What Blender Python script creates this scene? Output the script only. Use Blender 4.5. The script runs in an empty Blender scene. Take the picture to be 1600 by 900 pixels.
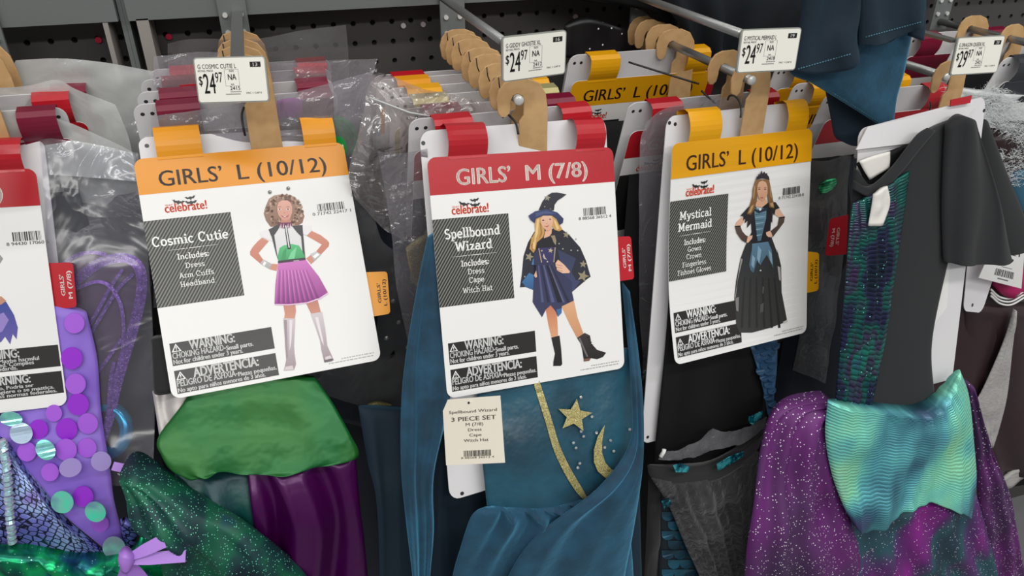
import bpy, bmesh, math, random
import numpy as np
from mathutils import Matrix, Vector, noise
from mathutils.geometry import tessellate_polygon
SC = bpy.context.scene
COL = SC.collection
R_ = random.Random(7)
# ------------------------------------------------------------------ camera
F = 1190.0                                    # focal length in pixels of the 1600x900 frame
YAW, PIT = math.radians(17.4), math.radians(29.9)
FW = np.array([math.sin(YAW)*math.cos(PIT), math.cos(YAW)*math.cos(PIT), -math.sin(PIT)])
RT = np.array([math.cos(YAW), -math.sin(YAW), 0.0])
UP = np.cross(RT, FW)
EYE = np.array([0, 0, 1.55])
cd = bpy.data.cameras.new('camera'); cam = bpy.data.objects.new('camera', cd); COL.objects.link(cam)
cd.sensor_width = 36; cd.lens = F/1600*36; cd.clip_start = .01
cam.matrix_world = Matrix((( RT[0], UP[0], -FW[0], EYE[0]), (RT[1], UP[1], -FW[1], EYE[1]), (RT[2], UP[2], -FW[2], EYE[2]), (0, 0, 0, 1)))
SC.camera = cam
# ------------------------------------------------------------------ world, lamps, exposure
w = bpy.data.worlds.new('world'); SC.world = w; w.use_nodes = True
w.node_tree.nodes['Background'].inputs[0].default_value = (.95, .98, 1, 1)
w.node_tree.nodes['Background'].inputs[1].default_value = .30
def area(name, loc, rot, sx, sy, power, col=(1, .985, .945)):
    l = bpy.data.lights.new(name, 'AREA'); l.shape = 'RECTANGLE'; l.size = sx; l.size_y = sy; l.energy = power; l.color = col
    o = bpy.data.objects.new(name, l); COL.objects.link(o); o.location = loc; o.rotation_euler = rot; return o
area('ceiling_light_strip', (.4, -.75, 3.3), (math.radians(-6), 0, 0), 5.0, .22, 50)
area('ceiling_light_strip', (.4, -2.6, 3.3), (math.radians(20), 0, 0), 5.0, .22, 66)
area('ceiling_light_strip', (.4, .35, 3.5), (0, 0, 0), 5.0, .22, 12)
SC.view_settings.view_transform = 'Standard'; SC.view_settings.look = 'None'; SC.view_settings.gamma = 1
SC.view_settings.use_curve_mapping = False
SC.view_settings.exposure = 0.13
# ------------------------------------------------------------------ projection helpers (frame 1600x900)
def ray(x, y): return FW*F + RT*(x-800) - UP*(y-450)
def at(x, y, Y):
    """point seen at (x, y): on the plane at distance Y from the eye, or on a leaning sheet (sheet, offset, offset below the card)"""
    d = ray(x, y)
    if isinstance(Y, tuple):
        sh, o0, o1 = Y; off = o0; vl = 1.5
        for _ in range(2):
            q = sh.q+sh.n*off; P = EYE+d*(((q-EYE)@sh.n)/(d@sh.n)); v = (P-q)@sh.V/sh.h**2; u = (P-q)@sh.U/sh.w**2
            t = min(max((v-1.02)/.2, 0), 1); off = o0+(o1-o0)*t*t*(3-2*t)
        if v > vl: P = EYE+d*((q+sh.U*u+sh.V*vl)[1]/d[1])
        return P
    return EYE + d*(Y/d[1])
def proj(P):
    v = np.asarray(P)-EYE; z = v@FW; return np.array([800+F*(v@RT)/z, 450-F*(v@UP)/z])
def rotm(r):
    a = np.linalg.norm(r)
    if a < 1e-9: return np.eye(3)
    k = r/a; K = np.array([[0, -k[2], k[1]], [k[2], 0, -k[0]], [-k[1], k[0], 0]])
    return np.eye(3)+math.sin(a)*K+(1-math.cos(a))*K@K
def fit(corners, wid, hei, Y0, freeh=True):
    """pose of a rigid rectangle of width wid (height hei) seen at four corners"""
    q = np.zeros(7); q[:3] = at(*corners[0], Y0); q[6] = hei
    def res(q):
        Rm = rotm(q[3:6]); u = Rm@np.array([1., 0, 0]); v = Rm@np.array([0, 0, -1.]); hh = q[6]
        e = np.concatenate([proj(a)-np.array(c) for a, c in zip([q[:3], q[:3]+u*wid, q[:3]+u*wid+v*hh, q[:3]+v*hh], corners)])
        return e if freeh else np.append(e, (hh-hei)*1e5)
    lam = 1e-3; e = res(q)
    for _ in range(90):
        J = np.stack([(res(q+np.eye(7)[i]*1e-6)-e)/1e-6 for i in range(7)], 1)
        A = J.T@J; st = -np.linalg.solve(A+lam*np.diag(np.diag(A)+1e-12), J.T@e); e2 = res(q+st)
        if e2@e2 < e@e: q = q+st; e = e2; lam *= .3
        else: lam *= 5
        if lam > 1e12: break
    return q[:3], rotm(q[3:6]), wid, q[6]
# ------------------------------------------------------------------ materials
def lin(c):
    return tuple(((x/255)/12.92 if x/255 <= .04045 else ((x/255+.055)/1.055)**2.4) for x in c[:3])+(1,)
def mat(name, col, rough=.5, metal=0, spec=.5, sheen=0, sheen_col=None, bump=None, coat=0, var=None):
    m = bpy.data.materials.new(name); m.use_nodes = True; nt = m.node_tree; b = nt.nodes['Principled BSDF']
    b.inputs['Base Color'].default_value = lin(col); b.inputs['Roughness'].default_value = rough
    b.inputs['Metallic'].default_value = metal; b.inputs['Specular IOR Level'].default_value = spec
    b.inputs['Sheen Weight'].default_value = sheen; b.inputs['Coat Weight'].default_value = coat
    if sheen_col: b.inputs['Sheen Tint'].default_value = lin(sheen_col)
    tc = nt.nodes.new('ShaderNodeTexCoord')
    if var:      # (second colour, scale, detail): slow colour variation
        n = nt.nodes.new('ShaderNodeTexNoise'); n.inputs['Scale'].default_value = var[1]; n.inputs['Detail'].default_value = var[2]
        nt.links.new(tc.outputs['Object'], n.inputs['Vector'])
        r = nt.nodes.new('ShaderNodeValToRGB'); r.color_ramp.elements[0].position = .38; r.color_ramp.elements[1].position = .62
        r.color_ramp.elements[0].color = lin(col); r.color_ramp.elements[1].color = lin(var[0])
        nt.links.new(n.outputs[0], r.inputs[0]); nt.links.new(r.outputs[0], b.inputs['Base Color'])
    if bump:     # (scale, strength, distance)
        n = nt.nodes.new('ShaderNodeTexNoise'); n.inputs['Scale'].default_value = bump[0]; n.inputs['Detail'].default_value = 4
        nt.links.new(tc.outputs['Object'], n.inputs['Vector'])
        bp = nt.nodes.new('ShaderNodeBump'); bp.inputs['Strength'].default_value = bump[1]; bp.inputs['Distance'].default_value = bump[2]
        nt.links.new(n.outputs[0], bp.inputs['Height']); nt.links.new(bp.outputs[0], b.inputs['Normal'])
    return m
def ink_mat(name, rough=.32, spec=.5):
    m = bpy.data.materials.new(name); m.use_nodes = True; nt = m.node_tree; b = nt.nodes['Principled BSDF']
    a = nt.nodes.new('ShaderNodeAttribute'); a.attribute_name = 'Col'
    nt.links.new(a.outputs['Color'], b.inputs['Base Color']); b.inputs['Roughness'].default_value = rough
    b.inputs['Specular IOR Level'].default_value = spec
    return m
def film_mat(name, tint, haze, gloss_rough=.12, bump=(60, .5, .004), haze_col=(225, 225, 225), fres=.5, crease=None):
    """clear bag: see-through film with a share of milky haze and a glossy, crumpled surface"""
    m = bpy.data.materials.new(name); m.use_nodes = True; nt = m.node_tree
    for n in list(nt.nodes):
        if n.type == 'BSDF_PRINCIPLED': nt.nodes.remove(n)
    out = [n for n in nt.nodes if n.type == 'OUTPUT_MATERIAL'][0]
    tr = nt.nodes.new('ShaderNodeBsdfTransparent'); tr.inputs[0].default_value = lin(tint)
    df = nt.nodes.new('ShaderNodeBsdfDiffuse'); df.inputs[0].default_value = lin(haze_col)
    gl = nt.nodes.new('ShaderNodeBsdfGlossy'); gl.inputs['Roughness'].default_value = gloss_rough; gl.inputs[0].default_value = (1, 1, 1, 1)
    tc = nt.nodes.new('ShaderNodeTexCoord'); n = nt.nodes.new('ShaderNodeTexNoise')
    n.inputs['Scale'].default_value = bump[0]; n.inputs['Detail'].default_value = 3; n.inputs['Distortion'].default_value = 1.2
    nt.links.new(tc.outputs['Object'], n.inputs['Vector'])
    bp = nt.nodes.new('ShaderNodeBump'); bp.inputs['Strength'].default_value = bump[1]; bp.inputs['Distance'].default_value = bump[2]
    if crease:   # sharp folds: warped cells, their ridges catching the lamps
        mx = nt.nodes.new('ShaderNodeMixRGB'); mx.inputs[0].default_value = .12; nt.links.new(tc.outputs['Object'], mx.inputs[1]); nt.links.new(n.outputs['Color'], mx.inputs[2])
        vo = nt.nodes.new('ShaderNodeTexVoronoi'); vo.inputs['Scale'].default_value = crease[0]; nt.links.new(mx.outputs[0], vo.inputs['Vector'])
        bp.inputs['Strength'].default_value = crease[1]; bp.inputs['Distance'].default_value = crease[2]; nt.links.new(vo.outputs['Distance'], bp.inputs['Height'])
    else: nt.links.new(n.outputs[0], bp.inputs['Height'])
    nt.links.new(bp.outputs[0], gl.inputs['Normal'])
    fr = nt.nodes.new('ShaderNodeFresnel'); fr.inputs['IOR'].default_value = 1.5; nt.links.new(bp.outputs[0], fr.inputs['Normal'])
    mu = nt.nodes.new('ShaderNodeMath'); mu.operation = 'MULTIPLY'; mu.inputs[1].default_value = fres*2; nt.links.new(fr.outputs[0], mu.inputs[0])
    m1 = nt.nodes.new('ShaderNodeMixShader'); m1.inputs[0].default_value = haze
    nt.links.new(tr.outputs[0], m1.inputs[1]); nt.links.new(df.outputs[0], m1.inputs[2])
    m2 = nt.nodes.new('ShaderNodeMixShader'); nt.links.new(mu.outputs[0], m2.inputs[0])
    nt.links.new(m1.outputs[0], m2.inputs[1]); nt.links.new(gl.outputs[0], m2.inputs[2]); nt.links.new(m2.outputs[0], out.inputs[0])
    return m
def iri_mat(name, stops, scale, uvrows=None, rough=.3, metal=.75, sparkle=None, stretch=(1, 1, 1), rowdark=.35, alpha=1, spark_thr=.93, spark_scale=700, scales=None):
    """colour-shift cloth: a soft noise picks the hue; scales printed on it, rows shaded in their furrows; sparkle = glitter flecks"""
    m = bpy.data.materials.new(name); m.use_nodes = True; nt = m.node_tree; b = nt.nodes['Principled BSDF']; L = nt.links.new
    tc = nt.nodes.new('ShaderNodeTexCoord'); mp = nt.nodes.new('ShaderNodeMapping'); mp.inputs['Scale'].default_value = stretch
    L(tc.outputs['Object'], mp.inputs[0])
    n = nt.nodes.new('ShaderNodeTexNoise'); n.inputs['Scale'].default_value = scale; n.inputs['Detail'].default_value = 2.5; L(mp.outputs[0], n.inputs['Vector'])
    r = nt.nodes.new('ShaderNodeValToRGB'); el = r.color_ramp.elements
    while len(el) < len(stops): el.new(.5)
    for e, (p, c) in zip(el, stops): e.position = p; e.color = lin(c)
    L(n.outputs[0], r.inputs[0]); colr = r.outputs[0]; hgt = None
    if uvrows:   # (rows per metre, wobble)
        wv = nt.nodes.new('ShaderNodeTexWave'); wv.wave_type = 'BANDS'; wv.bands_direction = 'Y'
        wv.inputs['Scale'].default_value = uvrows[0]*math.pi/10; wv.inputs['Distortion'].default_value = uvrows[1]; wv.inputs['Detail'].default_value = 2
        wv.inputs['Detail Scale'].default_value = 1.5
        L(tc.outputs['UV'], wv.inputs['Vector'])
        rr = nt.nodes.new('ShaderNodeValToRGB'); rr.color_ramp.elements[0].position = .05; rr.color_ramp.elements[1].position = .4
        rr.color_ramp.elements[0].color = (rowdark, rowdark, rowdark, 1); L(wv.outputs['Fac'], rr.inputs[0])  # furrows between ruched rows darkened: crease shade put into the colour
        mx = nt.nodes.new('ShaderNodeMixRGB'); mx.blend_type = 'MULTIPLY'; mx.inputs[0].default_value = 1; L(colr, mx.inputs[1]); L(rr.outputs[0], mx.inputs[2]); colr = mx.outputs[0]
        hgt = wv.outputs['Fac']
    if scales:   # (cells per metre, line width)
        v = nt.nodes.new('ShaderNodeTexVoronoi'); v.feature = 'DISTANCE_TO_EDGE'; v.inputs['Scale'].default_value = scales[0]; v.inputs['Randomness'].default_value = .55
        mq = nt.nodes.new('ShaderNodeMapping'); mq.inputs['Scale'].default_value = (1, 1.25, 1); mq.inputs['Rotation'].default_value = (0, 0, .5); L(tc.outputs['UV'], mq.inputs[0]); L(mq.outputs[0], v.inputs['Vector'])
        rr = nt.nodes.new('ShaderNodeValToRGB'); rr.color_ramp.elements[0].position = scales[1]; rr.color_ramp.elements[1].position = scales[1]+.08
        rr.color_ramp.elements[0].color = (.03, .03, .05, 1); L(v.outputs['Distance'], rr.inputs[0])
        mx = nt.nodes.new('ShaderNodeMixRGB'); mx.blend_type = 'MULTIPLY'; mx.inputs[0].default_value = 1; L(colr, mx.inputs[1]); L(rr.outputs[0], mx.inputs[2]); colr = mx.outputs[0]
        hgt = rr.outputs[0]
    b.inputs['Metallic'].default_value = metal; b.inputs['Roughness'].default_value = rough; b.inputs['Alpha'].default_value = alpha
    if sparkle:
        v = nt.nodes.new('ShaderNodeTexVoronoi'); v.inputs['Scale'].default_value = spark_scale; L(tc.outputs['Object'], v.inputs['Vector'])
        sp = nt.nodes.new('ShaderNodeSeparateColor'); L(v.outputs['Color'], sp.inputs[0])
        g = nt.nodes.new('ShaderNodeMath'); g.operation = 'GREATER_THAN'; g.inputs[1].default_value = spark_thr; L(sp.outputs[0], g.inputs[0])
        l2 = nt.nodes.new('ShaderNodeMath'); l2.operation = 'LESS_THAN'; l2.inputs[1].default_value = .30; L(v.outputs['Distance'], l2.inputs[0])
        mu = nt.nodes.new('ShaderNodeMath'); mu.operation = 'MULTIPLY'; L(g.outputs[0], mu.inputs[0]); L(l2.outputs[0], mu.inputs[1])
        mx = nt.nodes.new('ShaderNodeMixRGB'); mx.inputs[2].default_value = lin(sparkle); L(mu.outputs[0], mx.inputs[0]); L(colr, mx.inputs[1]); colr = mx.outputs[0]
        if alpha < 1:
            ma = nt.nodes.new('ShaderNodeMath'); ma.operation = 'MAXIMUM'; ma.inputs[1].default_value = alpha; L(mu.outputs[0], ma.inputs[0]); L(ma.outputs[0], b.inputs['Alpha'])
    if hgt is not None:
        bp = nt.nodes.new('ShaderNodeBump'); bp.inputs['Strength'].default_value = .5; bp.inputs['Distance'].default_value = .0012; L(hgt, bp.inputs['Height']); L(bp.outputs[0], b.inputs['Normal'])
    L(colr, b.inputs['Base Color'])
    return m
M = {}
M['white'] = mat('white_card', (236, 235, 233), .42)
M['board'] = mat('white_board', (226, 224, 226), .5)
M['kraft'] = mat('kraft_board', (206, 166, 116), .6, bump=(900, .15, .0004), var=((197, 156, 106), 90, 4))
M['ink'] = ink_mat('printed_ink')
M['paper'] = ink_mat('tag_paper_ink', .6, .3)
M['orange'] = mat('orange_card', (232, 152, 20), .3)
M['yellow'] = mat('yellow_card', (234, 166, 8), .32)
M['red'] = mat('red_card', (186, 30, 42), .22)
M['maroon'] = mat('maroon_card', (120, 16, 48), .25)
M['gold'] = mat('gold_card', (196, 186, 130), .3, metal=.4)
M['black_card'] = mat('charcoal_card', (48, 49, 54), .4)
M['pink'] = mat('magenta_card', (190, 70, 190), .35)
M['steel'] = mat('galvanised_rod', (158, 158, 156), .32, metal=.8, bump=(200, .1, .0005))
M['tip'] = mat('bare_steel_tip', (225, 226, 222), .3, metal=.3)
M['grey'] = mat('grey_painted_steel', (108, 112, 111), .45, bump=(300, .08, .0005))
M['peg'] = mat('dark_pegboard', (72, 69, 67), .6, bump=(60, .1, .001))
M['void'] = mat('black_backing', (12, 12, 13), .8)
M['dark'] = mat('black_knit', (22, 22, 25), .85, sheen=.15, bump=(500, .2, .0008))
M['tie'] = mat('black_plastic', (14, 14, 15), .35)
M['jersey'] = mat('charcoal_jersey', (30, 31, 34), .9, sheen=.08, bump=(1200, .15, .0005))
M['navy'] = mat('dark_navy_cloth', (22, 30, 44), .6, sheen=.1)
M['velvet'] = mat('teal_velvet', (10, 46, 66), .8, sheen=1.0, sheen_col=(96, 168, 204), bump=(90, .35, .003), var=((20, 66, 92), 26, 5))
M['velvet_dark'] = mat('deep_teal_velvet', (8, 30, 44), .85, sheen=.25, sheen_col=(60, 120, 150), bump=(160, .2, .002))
M['satin'] = mat('teal_satin', (18, 60, 78), .36, sheen=.15, bump=(16, .5, .012), var=((30, 84, 104), 14, 3))  # lighter second tone puts sheen highlights into the satin's colour
M['green'] = mat('green_satin', (8, 94, 40), .36, metal=.35, var=((34, 98, 36), 16, 2), bump=(11, .5, .014))  # second tone paints the bronze sheen into the green
M['purple'] = mat('purple_satin', (72, 3, 76), .3, metal=.3, bump=(14, .3, .01))
M['black_satin'] = mat('black_satin', (7, 7, 8), .7, spec=.3)
M['lilac'] = mat('lilac_ribbon', (166, 118, 210), .4)
M['silver'] = mat('silver_lame', (190, 184, 182), .45, metal=.3, bump=(60, .3, .003))
M['brown'] = mat('dark_brown_satin', (52, 34, 38), .4, bump=(10, .4, .01))
M['feather'] = mat('white_feather', (214, 218, 218), .8)
M['grey_feather'] = mat('grey_feather', (175, 172, 170), .8, bump=(150, .6, .003))
M['magenta'] = mat('magenta_trim', (176, 24, 92), .5)
M['blue'] = mat('teal_blue_cloth', (48, 96, 120), .5)
M['floor'] = mat('grey_floor', (120, 120, 122), .4, bump=(6, .05, .002))
M['film'] = film_mat('clear_bag_film', (236, 236, 238), .10, fres=.42)
M['film_haze'] = film_mat('hazy_bag_film', (225, 222, 226), .27, .12, (30, .8, .012), (205, 200, 208), fres=.9)
M['film_crinkle'] = film_mat('crinkled_bag_film', (230, 224, 224), .16, .11, (14, 1, .02), (232, 222, 222), fres=1.3, crease=(26, .7, .02))
M['film_milk'] = film_mat('milky_bag_film', (220, 222, 222), .7, .14, (14, .6, .03), (222, 224, 222), fres=1.0)
# ------------------------------------------------------------------ object helpers
def base(o):
    v = np.zeros(3)
    while o is not None: v = v+np.array(o.location); o = o.parent
    return v
def thing(name, label, cat, loc, group=None):
    o = bpy.data.objects.new(name, None); COL.objects.link(o); o.location = tuple(loc); o.empty_display_size = .02
    o['label'] = label; o['category'] = cat
    if group: o['group'] = group
    return o
def mobj(name, verts, faces, m, parent=None, label=None, smooth=False, uvs=None, cols=None, kind=None):
    me = bpy.data.meshes.new(name); V = np.asarray(verts, float)
    if parent is not None: V = V-base(parent)
    me.from_pydata(V.tolist(), [], [list(f) for f in faces])
    if cols is not None:
        ca = me.color_attributes.new('Col', 'FLOAT_COLOR', 'POINT'); ca.data.foreach_set('color', np.asarray(cols, np.float32).ravel())
    if uvs is not None:
        uv = me.uv_layers.new(name='UVMap'); idx = np.empty(len(me.loops), np.int32); me.loops.foreach_get('vertex_index', idx)
        uv.data.foreach_set('uv', np.asarray(uvs, np.float32)[idx].ravel())
    me.validate(); me.materials.append(m)
    if smooth: me.polygons.foreach_set('use_smooth', [True]*len(me.polygons))
    o = bpy.data.objects.new(name, me); COL.objects.link(o)
    if parent is not None: o.parent = parent
    if label: o['label'] = label
    if kind: o['kind'] = kind
    return o
def boxgeo(a, b):
    (x0, y0, z0), (x1, y1, z1) = a, b
    V = [(x0, y0, z0), (x1, y0, z0), (x1, y1, z0), (x0, y1, z0), (x0, y0, z1), (x1, y0, z1), (x1, y1, z1), (x0, y1, z1)]
    return V, [(0, 3, 2, 1), (4, 5, 6, 7), (0, 1, 5, 4), (1, 2, 6, 5), (2, 3, 7, 6), (3, 0, 4, 7)]
def box(name, a, b, m, parent=None, **k): return mobj(name, *boxgeo(a, b), m, parent, **k)
def tubegeo(pts, r, n=10, closed=False, caps=True):
    P = [np.array(p, float) for p in pts]; N = len(P); V = []; Fc = []
    rr = r if hasattr(r, '__len__') else [r]*N
    up = np.array([0, 0, 1.]); prev = None
    for i in range(N):
        t = (P[(i+1) % N]-P[i-1]) if closed else (P[min(i+1, N-1)]-P[max(i-1, 0)])
        t = t/np.linalg.norm(t)
        if prev is None:
            a = np.cross(t, up)
            if np.linalg.norm(a) < .1: a = np.cross(t, np.array([1., 0, 0]))
        else: a = prev-t*(prev@t)
        a = a/np.linalg.norm(a); prev = a; b = np.cross(t, a)
        for k in range(n):
            an = 2*math.pi*k/n; V.append(P[i]+(a*math.cos(an)+b*math.sin(an))*rr[i])
    for i in range(N if closed else N-1):
        j = (i+1) % N
        for k in range(n): Fc.append((i*n+k, i*n+(k+1) % n, j*n+(k+1) % n, j*n+k))
    if caps and not closed: Fc += [tuple(range(n))[::-1], tuple((N-1)*n+k for k in range(n))]
    return V, Fc
def tube(name, pts, r, m, parent=None, n=10, closed=False, **k):
    V, Fc = tubegeo(pts, r, n, closed); return mobj(name, V, Fc, m, parent, smooth=True, **k)
def slab(name, pts, nrm, th, m, parent=None, **k):
    """flat outline (world points, may be concave) given thickness th along -nrm"""
    n = len(pts); P = [np.array(p, float) for p in pts]; nn = np.array(nrm, float)
    V = P+[p-nn*th for p in P]; T = tessellate_polygon([[Vector(p) for p in P]])
    Fc = [tuple(t) for t in T]+[tuple(i+n for i in t[::-1]) for t in T]+[(i, (i+1) % n, (i+1) % n+n, i+n) for i in range(n)]
    o = mobj(name, V, Fc, m, parent, **k)
    bm = bmesh.new(); bm.from_mesh(o.data); bmesh.ops.recalc_face_normals(bm, faces=bm.faces); bm.to_mesh(o.data); bm.free()
    return o
def rounded(u0, v0, u1, v1, r, asp=1, n=5, corners=(1, 1, 1, 1)):
    """rounded rectangle in uv; r in u units, asp = width/height of the unit square"""
    out = []; rv = r*asp
    for k, (cu, cv, a0) in enumerate([(u0+r, v0+rv, 180), (u1-r, v0+rv, 270), (u1-r, v1-rv, 0), (u0+r, v1-rv, 90)]):
        if corners[k]:
            for i in range(n+1):
                a = math.radians(a0+90*i/n); out.append((cu+r*math.cos(a), cv+rv*math.sin(a)))
        else: out.append([(u0, v0), (u1, v0), (u1, v1), (u0, v1)][k])
    return out
def crs(P, n, closed=False):
    """Catmull-Rom through the points, n samples"""
    P = np.asarray(P, float); N = len(P); out = []
    for s in np.linspace(0, N-1, n):
        i = min(int(s), N-2); t = s-i
        p0 = P[max(i-1, 0)]; p1 = P[i]; p2 = P[i+1]; p3 = P[min(i+2, N-1)]
        if i == 0: p0 = 2*p1-p2
        if i == N-2: p3 = 2*p2-p1
        out.append(.5*((2*p1)+(-p0+p2)*t+(2*p0-5*p1+4*p2-p3)*t*t+(-p0+3*p1-3*p2+p3)*t**3))
    return np.array(out)
def cloth(name, rows, m, parent, Y=.7, th=.012, nu=36, nv=30, folds=(), wob=0, wsc=9, seed=0, label=None, open_back=False, kind=None, edge=True):
    """a hanging garment piece: rows of frame points laid at their real distance, folded, with front and back"""
    g = []
    for row in rows:
        g.append(crs([at(p[0], p[1], p[2] if len(p) > 2 else Y) for p in row], nu))
    g = np.array(g); G = np.stack([crs(g[:, j], nv) for j in range(nu)], 1)      # nv x nu x 3
    wm = np.linalg.norm(np.diff(G[nv//2], axis=0), axis=1).sum(); hm = np.linalg.norm(np.diff(G[:, nu//2], axis=0), axis=1).sum()
    s = np.linspace(0, 1, nu)[None, :]; t = np.linspace(0, 1, nv)[:, None]
    env = np.clip(np.sin(np.pi*s)*1.6, 0, 1) if edge else np.ones_like(s)
    D = np.zeros((nv, nu))
    for (amp, fr, ph, vp) in folds:
        ss = s+.05*np.sin(4*t+seed)
        c = np.sin(2*np.pi*(fr*ss+ph+.12*np.sin(3.1*t+seed)))
        D += amp*np.sign(c)*np.abs(c)**.8*(t**vp if vp >= 0 else (1-t)**(-vp))*env
    if wob:
        for i in range(nv):
            for j in range(nu):
                D[i, j] += wob*noise.noise(Vector(G[i, j]*wsc)+Vector((seed*3.1, 0, 0)))*env[0, j]
    prof = np.sqrt(np.clip(np.sin(np.pi*s), 0, 1))*np.ones_like(t)
    Fr = G.copy(); Fr[:, :, 1] -= D+th*.5*prof
    V = Fr.reshape(-1, 3); uv = np.stack([s*wm*np.ones_like(t), (1-t)*hm*np.ones_like(s)], -1).reshape(-1, 2)
    idx = lambda i, j: i*nu+j
    Fc = [(idx(i, j), idx(i+1, j), idx(i+1, j+1), idx(i, j+1)) for i in range(nv-1) for j in range(nu-1)]
    if not open_back:
        Bk = G.copy(); Bk[:, :, 1] += th*.5*prof+.0012-D*.6
        B = Bk.reshape(-1, 3); o = len(V); V = np.concatenate([V, B]); uv = np.concatenate([uv, uv])
        Fc += [(o+idx(i, j), o+idx(i, j+1), o+idx(i+1, j+1), o+idx(i+1, j)) for i in range(nv-1) for j in range(nu-1)]
        rim = [idx(0, j) for j in range(nu)]+[idx(i, nu-1) for i in range(1, nv)]+[idx(nv-1, j) for j in range(nu-2, -1, -1)]+[idx(i, 0) for i in range(nv-2, 0, -1)]
        Fc += [(rim[k], rim[(k+1) % len(rim)], o+rim[(k+1) % len(rim)], o+rim[k]) for k in range(len(rim))]
    ob = mobj(name, V, Fc, m, parent, label=label, smooth=True, uvs=uv, kind=kind)
    ob.data.update()
    return ob, Fr
def on(Fr, px, py, off=.001):
    """point on a cloth front nearest to a frame position, lifted off it towards the front"""
    d = ray(px, py); nv, nu, _ = Fr.shape; P = Fr.reshape(-1, 3)-EYE
    z = P@FW; q = np.stack([800+F*(P@RT)/z, 450-F*(P@UP)/z], 1)
    k = np.argsort(((q-[px, py])**2).sum(1))[:4]; wts = 1/(np.sqrt(((q[k]-[px, py])**2).sum(1))+.5)
    Yv = (P[k][:, 1]*wts).sum()/wts.sum()
    return at(px, py, Yv-off)
def decal(name, Fr, pxpts, m, parent, off=.002, th=.001, **k):
    """small applied piece (star, label, band) following the cloth under it"""
    pts = [on(Fr, x, y, off) for x, y in pxpts]
    c = np.mean(pts, 0); n = (EYE-c)/np.linalg.norm(EYE-c)
    return slab(name, pts, n, th, m, parent, **k)
def strip(name, path, m, parent, th=.0008, **k):
    """ribbon through (frame x, frame y, Y, width in metres)"""
    P = [at(x, y, Y) for x, y, Y, _ in path]; W = [p[3] for p in path]; n = max(len(P)*4, 6)
    Q = crs(P, n); ww = np.interp(np.linspace(0, 1, n), np.linspace(0, 1, len(W)), W); V = []
    for i in range(n):
        t = Q[min(i+1, n-1)]-Q[max(i-1, 0)]; t = t/np.linalg.norm(t); vd = EYE-Q[i]; vd /= np.linalg.norm(vd)
        sd = np.cross(t, vd); sd /= np.linalg.norm(sd)
        V += [Q[i]+sd*ww[i]/2, Q[i]-sd*ww[i]/2, Q[i]-sd*ww[i]/2-vd*th, Q[i]+sd*ww[i]/2-vd*th]
    Fc = []
    for i in range(n-1):
        a, b = i*4, i*4+4
        Fc += [(a, a+1, b+1, b), (a+1, a+2, b+2, b+1), (a+2, a+3, b+3, b+2), (a+3, a, b, b+3)]
    Fc += [(0, 3, 2, 1), ((n-1)*4, (n-1)*4+1, (n-1)*4+2, (n-1)*4+3)]
    return mobj(name, V, Fc, m, parent, smooth=False, **k)
# ------------------------------------------------------------------ lettering
_tc = {}
def sans(s, bold=0.0):
    key = (s, bold)
    if key in _tc: return _tc[key]
    cu = bpy.data.curves.new('t', 'FONT'); cu.body = s; cu.offset = bold; cu.resolution_u = 3; cu.size = 1
    ob = bpy.data.objects.new('t', cu); me = ob.to_mesh()
    me.calc_loop_triangles()
    V = np.array([v.co[:2] for v in me.vertices]).reshape(-1, 2); T = [tuple(t.vertices) for t in me.loop_triangles]
    ob.to_mesh_clear(); bpy.data.objects.remove(ob); bpy.data.curves.remove(cu)
    _tc[key] = (V, T); return _tc[key]
_capH = {}
def cap(bold):
    if bold not in _capH: V, _ = sans('H', bold); _capH[bold] = V[:, 1].max()
    return _capH[bold]
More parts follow.
